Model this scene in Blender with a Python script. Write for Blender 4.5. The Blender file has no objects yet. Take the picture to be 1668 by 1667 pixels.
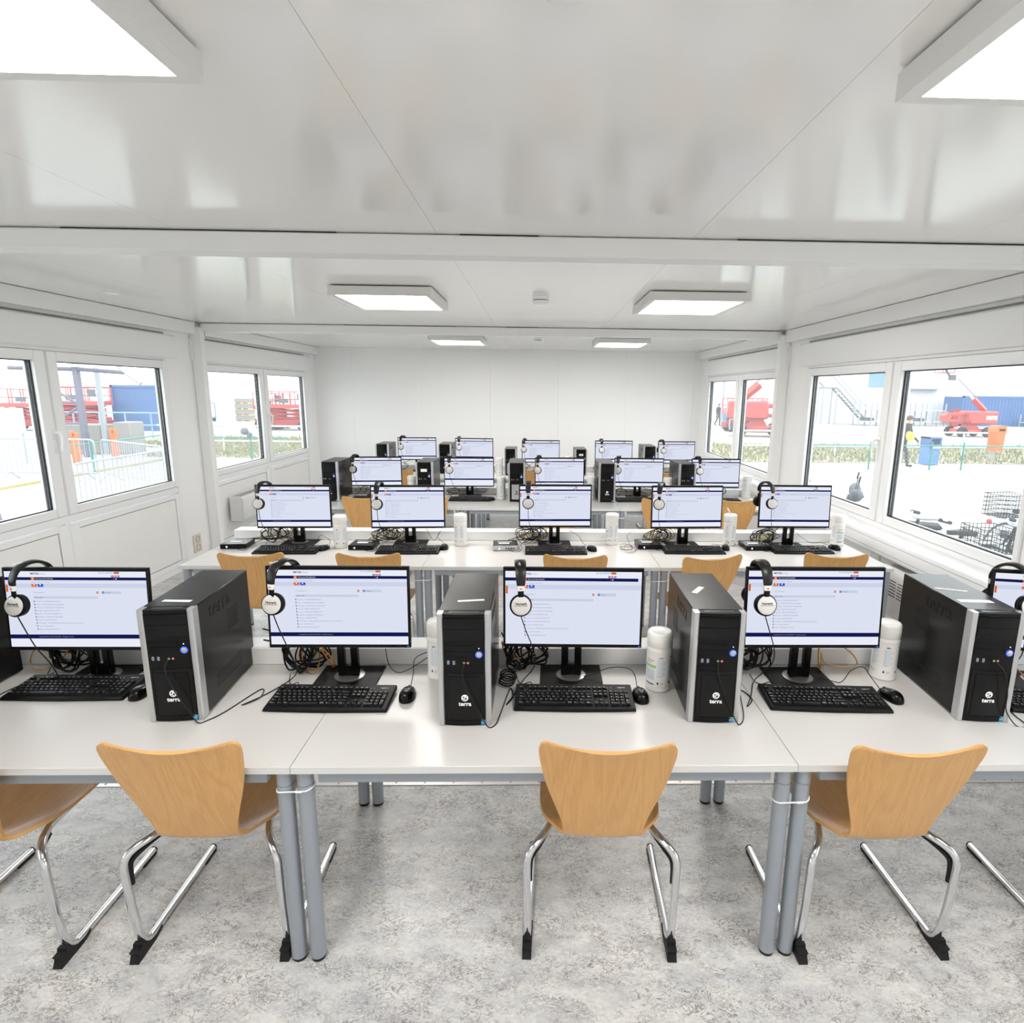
import bpy, math, random
from mathutils import Vector, Matrix, Euler
R = math.radians
PI = math.pi
S = bpy.context.scene
COL = S.collection
EXPO = 2.18                      # view exposure (stops)
EG = 2.0 ** -EXPO               # radiance that displays as 1.0

# ------------------------------------------------------------------ camera (fitted to desk seams, ceiling seams and verticals)
F_PX, CX, CY = 972.0, 898.64, 833.5
PITCH, YAW, ROLL, CAM_Z = .198, -.0255, .0116, 1.894
cam_d = bpy.data.cameras.new('camera'); cam = bpy.data.objects.new('camera', cam_d); COL.objects.link(cam)
_f = Vector((-math.sin(YAW) * math.cos(PITCH), math.cos(YAW) * math.cos(PITCH), -math.sin(PITCH)))
_r = Vector((math.cos(YAW), math.sin(YAW), 0)); _u = _r.cross(_f)
_r2 = _r * math.cos(ROLL) + _u * math.sin(ROLL); _u2 = _u * math.cos(ROLL) - _r * math.sin(ROLL)
cam.matrix_world = Matrix(((_r2.x, _u2.x, -_f.x, 0), (_r2.y, _u2.y, -_f.y, 0), (_r2.z, _u2.z, -_f.z, CAM_Z), (0, 0, 0, 1)))
cam_d.sensor_fit = 'HORIZONTAL'; cam_d.sensor_width = 36; cam_d.lens = F_PX / 1668 * 36
cam_d.shift_x = -(CX - 834) / 1668; cam_d.clip_start = .05; cam_d.clip_end = 400
S.camera = cam

def _ray(u, v): return _r2 * ((u - CX) / F_PX) - _u2 * ((v - CY) / F_PX) + _f
def at_z(u, v, z):              # point of the photograph on the level plane z
    d = _ray(u, v); return Vector((0, 0, CAM_Z)) + d * ((z - CAM_Z) / d.z)
def at_y(u, v, y):              # point of the photograph at depth y
    d = _ray(u, v); return Vector((0, 0, CAM_Z)) + d * (y / d.y)
GZ = -.5                        # yard level outside

# ------------------------------------------------------------------ materials
def lin(c): return tuple(((x / 12.92) if x <= .04045 else ((x + .055) / 1.055) ** 2.4) for x in c)
def rgb(h): return lin(tuple(int(h[i:i + 2], 16) / 255 for i in (0, 2, 4)))
def mat(name, col, rough=.5, metal=0., spec=.5, coat=0.):
    m = bpy.data.materials.new(name); m.use_nodes = True
    b = m.node_tree.nodes['Principled BSDF']
    b.inputs['Base Color'].default_value = (*(rgb(col) if isinstance(col, str) else col), 1)
    b.inputs['Roughness'].default_value = rough; b.inputs['Metallic'].default_value = metal
    b.inputs['Specular IOR Level'].default_value = spec
    if coat: b.inputs['Coat Weight'].default_value = coat; b.inputs['Coat Roughness'].default_value = .15
    return m
def emi(name, col, k=1.):
    m = bpy.data.materials.new(name); m.use_nodes = True; nt = m.node_tree; nt.nodes.clear()
    o = nt.nodes.new('ShaderNodeOutputMaterial'); e = nt.nodes.new('ShaderNodeEmission')
    e.inputs[0].default_value = (*(rgb(col) if isinstance(col, str) else col), 1); e.inputs[1].default_value = k
    nt.links.new(e.outputs[0], o.inputs[0]); return m
def bump(m, scale, dist, strength=.3, stretch=None, detail=2):
    nt = m.node_tree; b = nt.nodes['Principled BSDF']
    n = nt.nodes.new('ShaderNodeTexNoise'); n.inputs['Scale'].default_value = scale; n.inputs['Detail'].default_value = detail
    tc = nt.nodes.new('ShaderNodeTexCoord'); mp = nt.nodes.new('ShaderNodeMapping')
    if stretch: mp.inputs['Scale'].default_value = stretch
    nt.links.new(tc.outputs['Object'], mp.inputs[0]); nt.links.new(mp.outputs[0], n.inputs['Vector'])
    bp = nt.nodes.new('ShaderNodeBump'); bp.inputs['Distance'].default_value = dist; bp.inputs['Strength'].default_value = strength
    nt.links.new(n.outputs['Fac'], bp.inputs['Height']); nt.links.new(bp.outputs[0], b.inputs['Normal']); return m

M = {}
M['wall'] = bump(mat('painted_wall_panel', (.90, .90, .895), .45), 60, .002, .15)
M['ceil'] = bump(mat('glossy_ceiling_panel', (.90, .885, .86), .13, spec=.6), 1.6, .003, .08)
M['pvc'] = mat('white_pvc', (.87, .875, .88), .28)
M['pvcp'] = mat('white_infill_panel', (.87, .865, .85), .38)
M['shut'] = mat('shutter_box_pvc', (.86, .865, .865), .35)
M['gap'] = mat('dark_joint', (.012, .011, .01), .7, spec=.2)
M['seam'] = mat('panel_seam', (.25, .24, .22), .7)
M['gask'] = mat('black_gasket', (.006, .007, .009), .5, spec=.3)
M['anth'] = mat('anthracite_outer_frame', (.008, .01, .014), .5, spec=.25)
M['track'] = mat('shutter_track_grey', (.22, .22, .21), .4, .4)
M['desk'] = bump(mat('white_desk_laminate', (.58, .565, .545), .30, spec=.5), 220, .0006, .2)
M['edge'] = mat('desk_edge_band', (.66, .66, .645), .35)
M['steel'] = mat('grey_lacquered_steel', (.34, .37, .41), .38, .25)
M['chrome'] = mat('polished_chrome', (.72, .73, .75), .13, 1.)
M['blk'] = mat('black_plastic', (.0035, .0035, .004), .45, spec=.2)
M['blkg'] = mat('black_gloss_plastic', (.0025, .0025, .003), .25, spec=.25)
M['rub'] = mat('black_rubber', (.008, .008, .009), .65, spec=.35)
M['case'] = bump(mat('black_case_sheet', (.005, .005, .0055), .26, spec=.24), 900, .0002, .12)
M['silv'] = mat('silver_plastic_trim', (.55, .56, .57), .32, .75)
M['key'] = mat('black_keycap', (.004, .004, .0045), .42, spec=.25)
M['print'] = mat('white_print', (.85, .85, .85), .5)
M['tub'] = mat('white_tub_plastic', (.84, .83, .80), .3)
M['lid'] = mat('white_lid_plastic', (.86, .855, .83), .28)
M['lblue'] = mat('pale_blue_print', (.42, .56, .72), .5)
M['dblue'] = mat('dark_blue_print', (.01, .06, .25), .5)
M['lgreen'] = mat('green_print', (.2, .5, .12), .5)
M['lred'] = mat('red_print', (.6, .04, .05), .5)
M['pad'] = mat('black_leatherette', (.006, .006, .006), .36, spec=.4)
M['hpsil'] = mat('silver_ear_cap', (.66, .645, .62), .36, .15)
M['hpwhite'] = mat('white_slider_plastic', (.8, .79, .77), .35)
M['cable'] = mat('black_cable_jacket', (.004, .004, .0045), .45, spec=.3)
M['net'] = mat('yellow_orange_cable_jacket', (.62, .30, .06), .42)
M['nety'] = mat('yellow_cable_jacket', (.72, .50, .05), .42)
M['tie'] = mat('white_nylon', (.88, .88, .88), .3)
M['paper'] = mat('white_paper_label', (.85, .85, .83), .45)
M['gray'] = mat('grey_plastic', (.3, .3, .31), .4)
M['disc'] = mat('dark_grey_metal_disc', (.22, .21, .2), .3, .7)
M['usb'] = mat('blue_port_tongue', (.02, .10, .35), .4)
M['pink'] = mat('pink_jack', (.75, .15, .22), .4)
M['green'] = mat('green_jack', (.25, .4, .15), .4)
M['badge'] = mat('blue_sticker', (.02, .28, .62), .35)
M['sock'] = mat('cream_socket_plastic', (.70, .66, .55), .35)
M['sockd'] = mat('socket_inner', (.50, .46, .37), .5)
M['alu'] = mat('brushed_aluminium', (.72, .71, .70), .32, .85)
M['heat'] = mat('white_heater_enamel', (.78, .78, .77), .3)
M['lightf'] = mat('lamp_frame_white', (.76, .75, .73), .4)
M['lamp'] = emi('lamp_diffuser', (1., .965, .92), 5.0)
M['led'] = emi('blue_power_ring', (.05, .16, .9), 1.3 * EG)
M['ledw'] = emi('white_power_led', (.8, .9, 1.), 2.0 * EG)

def wood():
    m = mat('beech_plywood', (.6, .36, .16), .32, coat=.25); nt = m.node_tree; b = nt.nodes['Principled BSDF']
    tc = nt.nodes.new('ShaderNodeTexCoord'); oi = nt.nodes.new('ShaderNodeObjectInfo')
    ad = nt.nodes.new('ShaderNodeVectorMath'); ad.operation = 'MULTIPLY_ADD'
    ad.inputs[1].default_value = (1, 1, 1)
    cb = nt.nodes.new('ShaderNodeCombineXYZ'); mu = nt.nodes.new('ShaderNodeMath'); mu.operation = 'MULTIPLY'; mu.inputs[1].default_value = 7.3
    nt.links.new(oi.outputs['Random'], mu.inputs[0])
    for i in range(3): nt.links.new(mu.outputs[0], cb.inputs[i])
    nt.links.new(tc.outputs['Object'], ad.inputs[0]); nt.links.new(cb.outputs[0], ad.inputs[2])
    mp = nt.nodes.new('ShaderNodeMapping'); mp.inputs['Scale'].default_value = (1, .16, .16)
    nt.links.new(ad.outputs[0], mp.inputs[0])
    n1 = nt.nodes.new('ShaderNodeTexNoise'); n1.inputs['Scale'].default_value = 9; n1.inputs['Detail'].default_value = 3; n1.inputs['Distortion'].default_value = .6
    nt.links.new(mp.outputs[0], n1.inputs['Vector'])
    # growth rings: sine of the noise
    m1 = nt.nodes.new('ShaderNodeMath'); m1.operation = 'MULTIPLY'; m1.inputs[1].default_value = 62
    m2 = nt.nodes.new('ShaderNodeMath'); m2.operation = 'SINE'
    nt.links.new(n1.outputs['Fac'], m1.inputs[0]); nt.links.new(m1.outputs[0], m2.inputs[0])
    mp2 = nt.nodes.new('ShaderNodeMapping'); mp2.inputs['Scale'].default_value = (1, .05, .05)
    nt.links.new(ad.outputs[0], mp2.inputs[0])
    n2 = nt.nodes.new('ShaderNodeTexNoise'); n2.inputs['Scale'].default_value = 420; n2.inputs['Detail'].default_value = 2
    nt.links.new(mp2.outputs[0], n2.inputs['Vector'])
    a1 = nt.nodes.new('ShaderNodeMath'); a1.operation = 'MULTIPLY_ADD'; a1.inputs[1].default_value = .065; a1.inputs[2].default_value = .30
    nt.links.new(m2.outputs[0], a1.inputs[0])
    a2 = nt.nodes.new('ShaderNodeMath'); a2.operation = 'MULTIPLY_ADD'; a2.inputs[1].default_value = .45
    nt.links.new(n2.outputs['Fac'], a2.inputs[0]); nt.links.new(a1.outputs[0], a2.inputs[2])
    cr = nt.nodes.new('ShaderNodeValToRGB'); e = cr.color_ramp.elements
    e[0].position = .25; e[0].color = (.58, .29, .085, 1); e[1].position = .8; e[1].color = (.80, .46, .17, 1)
    nt.links.new(a2.outputs[0], cr.inputs[0]); nt.links.new(cr.outputs[0], b.inputs['Base Color'])
    return m
M['wood'] = wood()
M['ply'] = mat('plywood_edge', (.66, .36, .13), .45)

def floor_mat():
    m = mat('marbled_linoleum', (.6, .6, .6), .32, spec=.4); nt = m.node_tree; b = nt.nodes['Principled BSDF']; L = nt.links.new
    tc = nt.nodes.new('ShaderNodeTexCoord'); mp = nt.nodes.new('ShaderNodeMapping')
    mp.inputs['Rotation'].default_value = (0, 0, R(35)); mp.inputs['Scale'].default_value = (1, 1.7, 1)
    L(tc.outputs['Object'], mp.inputs[0])
    def noise(sc, det, dist=0, rough=.5):
        n = nt.nodes.new('ShaderNodeTexNoise'); n.inputs['Scale'].default_value = sc; n.inputs['Detail'].default_value = det
        n.inputs['Distortion'].default_value = dist; n.inputs['Roughness'].default_value = rough
        L(mp.outputs[0], n.inputs['Vector']); return n.outputs['Fac']
    def ramp(src, p0, c0, p1, c1):
        r = nt.nodes.new('ShaderNodeValToRGB'); r.color_ramp.elements[0].position = p0; r.color_ramp.elements[1].position = p1
        r.color_ramp.elements[0].color = (*c0, 1); r.color_ramp.elements[1].color = (*c1, 1); L(src, r.inputs[0]); return r.outputs[0]
    def mth(op, a, bb):
        k = nt.nodes.new('ShaderNodeMath'); k.operation = op
        for i, x in enumerate((a, bb)):
            if isinstance(x, (int, float)): k.inputs[i].default_value = x
            elif x is not None: L(x, k.inputs[i])
        return k.outputs[0]
    base = ramp(noise(7, 5, .8, .65), .30, (.52, .535, .555), .68, (.75, .745, .72))
    fine = ramp(noise(60, 4, .3, .7), .3, (.80, .80, .80), .7, (1.05, 1.05, 1.05))
    mx = nt.nodes.new('ShaderNodeMix'); mx.data_type = 'RGBA'; mx.blend_type = 'MULTIPLY'; mx.inputs[0].default_value = 1
    L(base, mx.inputs[6]); L(fine, mx.inputs[7])
    def vein(sc, w, maskscale, lo):
        d = mth('ABSOLUTE', mth('SUBTRACT', noise(sc, 3, 1.2, .6), .5), None)
        k = mth('SUBTRACT', 1., mth('DIVIDE', d, w)); k = mth('MAXIMUM', k, 0.)
        msk = mth('MULTIPLY', mth('MAXIMUM', mth('SUBTRACT', noise(maskscale, 3, .5), lo), 0.), 7.)
        return mth('MINIMUM', mth('MULTIPLY', k, msk), 1.)
    v = mth('MAXIMUM', vein(22, .030, 6, .40), vein(46, .042, 9, .43))
    mx2 = nt.nodes.new('ShaderNodeMix'); mx2.data_type = 'RGBA'
    L(mth('MULTIPLY', v, .8), mx2.inputs[0]); L(mx.outputs[2], mx2.inputs[6]); mx2.inputs[7].default_value = (.17, .14, .135, 1)
    L(mx2.outputs[2], b.inputs['Base Color']); return m
M['floor'] = floor_mat()

def glass_mat():
    m = bpy.data.materials.new('window_glass'); m.use_nodes = True; nt = m.node_tree; nt.nodes.clear(); L = nt.links.new
    o = nt.nodes.new('ShaderNodeOutputMaterial'); t = nt.nodes.new('ShaderNodeBsdfTransparent'); g = nt.nodes.new('ShaderNodeBsdfGlossy')
    t.inputs[0].default_value = (.97, .985, .98, 1); g.inputs['Roughness'].default_value = .02
    lw = nt.nodes.new('ShaderNodeLayerWeight'); lw.inputs[0].default_value = .5; mx = nt.nodes.new('ShaderNodeMixShader')
    pw = nt.nodes.new('ShaderNodeMath'); pw.operation = 'POWER'; pw.inputs[1].default_value = 4; L(lw.outputs['Facing'], pw.inputs[0])
    ma = nt.nodes.new('ShaderNodeMath'); ma.operation = 'MULTIPLY_ADD'; ma.inputs[1].default_value = .3; ma.inputs[2].default_value = .025; L(pw.outputs[0], ma.inputs[0])
    veil = nt.nodes.new('ShaderNodeBsdfTranslucent'); veil.inputs[0].default_value = (.9, .93, .96, 1); m2 = nt.nodes.new('ShaderNodeMixShader'); m2.inputs[0].default_value = .035    # veiling glare over the yard view, put into the glass as translucency
    L(t.outputs[0], m2.inputs[1]); L(veil.outputs[0], m2.inputs[2])
    L(ma.outputs[0], mx.inputs[0]); L(m2.outputs[0], mx.inputs[1]); L(g.outputs[0], mx.inputs[2]); L(mx.outputs[0], o.inputs[0]); return m
M['glass'] = glass_mat()

# ------------------------------------------------------------------ mesh builder
class MB:
    def __init__(s): s.v = []; s.f = []; s.m = []; s.T = None
    def add(s, vs, fs, mat=0, T=None):
        b = len(s.v); T = T or s.T
        s.v.extend([tuple(T @ Vector(p)) for p in vs] if T else [tuple(p) for p in vs])
        s.f.extend([tuple(b + i for i in q) for q in fs]); s.m.extend([mat] * len(fs))
    def box(s, x0, x1, y0, y1, z0, z1, b=0., mat=0, T=None):
        if b <= 0:
            vs = [(x, y, z) for z in (z0, z1) for y in (y0, y1) for x in (x0, x1)]
            s.add(vs, [(0, 2, 3, 1), (4, 5, 7, 6), (0, 1, 5, 4), (2, 6, 7, 3), (0, 4, 6, 2), (1, 3, 7, 5)], mat, T); return
        X = (x0, x1); Y = (y0, y1); Z = (z0, z1); vs = []; idx = {}
        for i in (0, 1):
            for j in (0, 1):
                for k in (0, 1):
                    sx, sy, sz = 1 - 2 * i, 1 - 2 * j, 1 - 2 * k
                    for a in range(3):
                        p = [X[i] + sx * b, Y[j] + sy * b, Z[k] + sz * b]; p[a] = (X[i], Y[j], Z[k])[a]
                        idx[i, j, k, a] = len(vs); vs.append(p)
        fs = []; c = Vector(((x0 + x1) / 2, (y0 + y1) / 2, (z0 + z1) / 2))
        def q(l):
            P = [Vector(vs[t]) for t in l]; n = (P[1] - P[0]).cross(P[2] - P[0]); m = sum(P, Vector()) / len(P) - c
            fs.append(tuple(l) if n.dot(m) > 0 else tuple(reversed(l)))
        for i in (0, 1):
            q([idx[i, 0, 0, 0], idx[i, 1, 0, 0], idx[i, 1, 1, 0], idx[i, 0, 1, 0]])
            q([idx[0, i, 0, 1], idx[1, i, 0, 1], idx[1, i, 1, 1], idx[0, i, 1, 1]])
            q([idx[0, 0, i, 2], idx[1, 0, i, 2], idx[1, 1, i, 2], idx[0, 1, i, 2]])
            for j in (0, 1):
                q([idx[i, j, 0, 0], idx[i, j, 1, 0], idx[i, j, 1, 1], idx[i, j, 0, 1]])
                q([idx[i, 0, j, 0], idx[i, 1, j, 0], idx[i, 1, j, 2], idx[i, 0, j, 2]])
                q([idx[0, i, j, 1], idx[1, i, j, 1], idx[1, i, j, 2], idx[0, i, j, 2]])
                for k in (0, 1): q([idx[i, j, k, 0], idx[i, j, k, 1], idx[i, j, k, 2]])
        s.add(vs, fs, mat, T)
    def cyl(s, p0, p1, r, n=14, mat=0, r1=None, T=None):
        s.tube([p0, p1], r, n, mat, T=T, radii=[r, r if r1 is None else r1])
    def tube(s, path, r, n=8, mat=0, closed=False, T=None, radii=None, squash=None):
        P = [Vector(p) for p in path]; k = len(P); tn = []
        for i in range(k):
            a = P[i - 1] if (i > 0 or closed) else P[i]; b = P[(i + 1) % k] if (i < k - 1 or closed) else P[i]
            d = (b - a); tn.append(d.normalized() if d.length > 1e-9 else Vector((0, 0, 1)))
        up = Vector((0, 0, 1)) if abs(tn[0].z) < .9 else Vector((1, 0, 0))
        nx = tn[0].cross(up).normalized(); vs = []; fs = []
        for i in range(k):
            nx = (nx - tn[i] * nx.dot(tn[i])); nx = nx.normalized() if nx.length > 1e-6 else tn[i].orthogonal().normalized()
            ny = tn[i].cross(nx); rr = radii[i] if radii else r
            for j in range(n):
                a = 2 * PI * j / n; vs.append(P[i] + nx * (math.cos(a) * rr * (squash or 1)) + ny * (math.sin(a) * rr))
        for i in range(k if closed else k - 1):
            i2 = (i + 1) % k
            for j in range(n):
                j2 = (j + 1) % n; fs.append((i * n + j, i * n + j2, i2 * n + j2, i2 * n + j))
        if not closed: fs.append(tuple(range(n))[::-1]); fs.append(tuple((k - 1) * n + j for j in range(n)))
        s.add(vs, fs, mat, T)
    def lathe(s, prof, n=24, mat=0, T=None, a0=0, a1=2 * PI):
        full = abs(a1 - a0 - 2 * PI) < 1e-6; c = n if full else n + 1; vs = []; fs = []
        for r, z in prof:
            for j in range(c):
                a = a0 + (a1 - a0) * j / n; vs.append((r * math.cos(a), r * math.sin(a), z))
        for i in range(len(prof) - 1):
            for j in range(n):
                j2 = (j + 1) % c; fs.append((i * c + j, i * c + j2, (i + 1) * c + j2, (i + 1) * c + j))
        if full:
            if prof[0][0] > 1e-6: fs.append(tuple(range(n))[::-1])
            if prof[-1][0] > 1e-6: fs.append(tuple((len(prof) - 1) * n + j for j in range(n)))
        s.add(vs, fs, mat, T)
    def prism(s, poly, z0, z1, mat=0, T=None):
        n = len(poly); vs = [(x, y, z0) for x, y in poly] + [(x, y, z1) for x, y in poly]
        s.add(vs, [tuple(range(n))[::-1], tuple(range(n, 2 * n))] + [(i, (i + 1) % n, n + (i + 1) % n, n + i) for i in range(n)], mat, T)
    def quad(s, x0, x1, z0, z1, y=0., mat=0, T=None):      # upright, faces -y
        s.add([(x0, y, z0), (x1, y, z0), (x1, y, z1), (x0, y, z1)], [(0, 1, 2, 3)], mat, T)
    def sheet(s, G, t, mat=0, rim=1, T=None):              # G: grid of points -> solid of thickness t
        r, c = len(G), len(G[0]); P = [[Vector(p) for p in row] for row in G]; N = []
        for i in range(r):
            for j in range(c):
                a = P[min(i + 1, r - 1)][j] - P[max(i - 1, 0)][j]; b = P[i][min(j + 1, c - 1)] - P[i][max(j - 1, 0)]
                N.append(a.cross(b).normalized())
        A = [P[i][j] + N[i * c + j] * t / 2 for i in range(r) for j in range(c)]; B = [P[i][j] - N[i * c + j] * t / 2 for i in range(r) for j in range(c)]
        k = r * c; I = lambda i, j: i * c + j; f = []
        for i in range(r - 1):
            for j in range(c - 1):
                f.append((I(i, j), I(i + 1, j), I(i + 1, j + 1), I(i, j + 1))); f.append((k + I(i, j), k + I(i, j + 1), k + I(i + 1, j + 1), k + I(i + 1, j)))
        s.add(A + B, f, mat, T)
        e = []
        for j in range(c - 1): e += [(I(0, j), I(0, j + 1)), (I(r - 1, j + 1), I(r - 1, j))]
        for i in range(r - 1): e += [(I(i + 1, 0), I(i, 0)), (I(i, c - 1), I(i + 1, c - 1))]
        s.add(A + B, [(a, b, k + b, k + a) for a, b in e], rim, T)
    def text(s, body, size, T, mat=0, ext=0., align='CENTER', bold=0.):
        vs, fs = glyphs(body, ext / size if size else 0, align, bold); s.add([(x * size, y * size, z * size) for x, y, z in vs], fs, mat, (s.T @ T) if s.T else T)
    def build(s, name, mats, parent=None, loc=None, rot=None, angle=38):
        me = bpy.data.meshes.new(name); me.from_pydata(s.v, [], s.f); mats = [mats] if not isinstance(mats, (list, tuple)) else mats
        for m in mats: me.materials.append(M[m] if isinstance(m, str) else m)
        me.polygons.foreach_set('material_index', [min(i, len(mats) - 1) for i in s.m])
        me.polygons.foreach_set('use_smooth', [True] * len(s.f)); me.update()
        me.set_sharp_from_angle(angle=R(angle))
        o = bpy.data.objects.new(name, me); COL.objects.link(o)
        if parent: o.parent = parent
        if loc: o.location = loc
        if rot: o.rotation_euler = rot
        return o
_gc = {}
def glyphs(body, ext, align, bold):
    k = (body, round(ext, 4), align, bold)
    if k not in _gc:
        cu = bpy.data.curves.new('lettering', 'FONT'); cu.body = body; cu.size = 1; cu.extrude = ext; cu.align_x = align; cu.resolution_u = 2; cu.offset = bold
        ob = bpy.data.objects.new('lettering', cu); me = bpy.data.meshes.new_from_object(ob)
        _gc[k] = ([tuple(v.co) for v in me.vertices], [tuple(p.vertices) for p in me.polygons])
        bpy.data.objects.remove(ob); bpy.data.meshes.remove(me); bpy.data.curves.remove(cu)
    return _gc[k]
def TR(x, y, z, rx=0, ry=0, rz=0): return Matrix.Translation((x, y, z)) @ Euler((R(rx), R(ry), R(rz))).to_matrix().to_4x4()
def smooth(pts, k=6, closed=False):                       # Catmull-Rom through the points
    P = [Vector(p) for p in pts]; n = len(P); out = []
    for i in range(n if closed else n - 1):
        g = lambda j: P[j % n] if closed else P[max(0, min(n - 1, j))]
        a, b, c, d = g(i - 1), g(i), g(i + 1), g(i + 2)
        for t in range(k):
            t = t / k; out.append(.5 * ((2 * b) + (c - a) * t + (2 * a - 5 * b + 4 * c - d) * t * t + (3 * b - a - 3 * c + d) * t ** 3))
    if not closed: out.append(P[-1])
    return out

# ------------------------------------------------------------------ things and setting
def tag(o, label=None, cat=None, group=None, kind=None):
    if label: o['label'] = label
    if cat: o['category'] = cat
    if group: o['group'] = group
    if kind: o['kind'] = kind
    return o
def thing(name, label, cat, loc=(0, 0, 0), rz=0., group=None):
    o = bpy.data.objects.new(name, None); COL.objects.link(o); o.location = loc; o.rotation_euler = (0, 0, R(rz)); o.empty_display_size = .1
    return tag(o, label, cat, group)
def kids(o): return [c for c in bpy.data.objects if c.parent == o]
def dup(root, loc, rz, label, group=None, skip=()):
    r = root.copy(); COL.objects.link(r); r.location = loc; r.rotation_euler = (0, 0, R(rz)); r['label'] = label
    if group: r['group'] = group
    for ch in KIDS.get(root.name) or KIDS.setdefault(root.name, [(c, kids(c)) for c in kids(root)]):
        if ch[0].name.split('.')[0] in skip: continue
        c = ch[0].copy(); COL.objects.link(c); c.parent = r
        for g in ch[1]: d = g.copy(); COL.objects.link(d); d.parent = c
    return r
KIDS = {}
def struct(o): o['kind'] = 'structure'; return o
# ------------------------------------------------------------------ room shell
XL, XR, Y0, YB, ZC = -3.72, 2.77, -.78, 10.296, 2.58
b = MB(); b.box(XL - .2, XR + .2, Y0 - .2, YB + .2, -.12, 0); struct(b.build('floor', 'floor'))

b = MB(); xs = [XL] + [-.453 + 1.148 * k for k in range(-2, 3)] + [XR + .05]
ys = [Y0, 2.92, 6.83, YB]
for j in range(3):
    for i in range(len(xs) - 1):
        b.box(xs[i] + .0006, xs[i + 1] - .0006, ys[j], ys[j + 1], ZC, ZC + .03)
b.box(XL - .2, XR + .2, Y0 - .2, YB + .2, ZC + .03, ZC + .15, mat=1)
struct(b.build('ceiling', ['ceil', 'seam']))

units = [(-.42, 2.62), (3.19, 6.25), (6.84, 9.88)]
def side_wall(name, x0, x1):
    b = MB(); e = [Y0] + [y for u in units for y in u] + [YB]
    for i in range(0, len(e), 2): b.box(x0, x1, e[i], e[i + 1], -.1, ZC)
    for u in units: b.box(x0, x1, u[0], u[1], 2.43, ZC); b.box(x0, x1, u[0], u[1], -.1, .04)
    return struct(b.build(name, 'wall'))
side_wall('wall_left', XL - .13, XL); side_wall('wall_right', XR, XR + .13)
b = MB(); xw = [XL - .13] + [XL + .62 + 1.15 * k for k in range(6)] + [XR + .13]
for i in range(len(xw) - 1): b.box(xw[i] + .0008, xw[i + 1] - .0008, YB, YB + .05, -.1, ZC)
b.box(XL - .13, XR + .13, YB + .05, YB + .13, -.1, ZC, mat=1); struct(b.build('wall_back', ['wall', 'seam']))
b = MB(); b.box(XL - .13, XR + .13, Y0 - .13, Y0, -.1, ZC); struct(b.build('wall_front', 'wall'))

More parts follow.
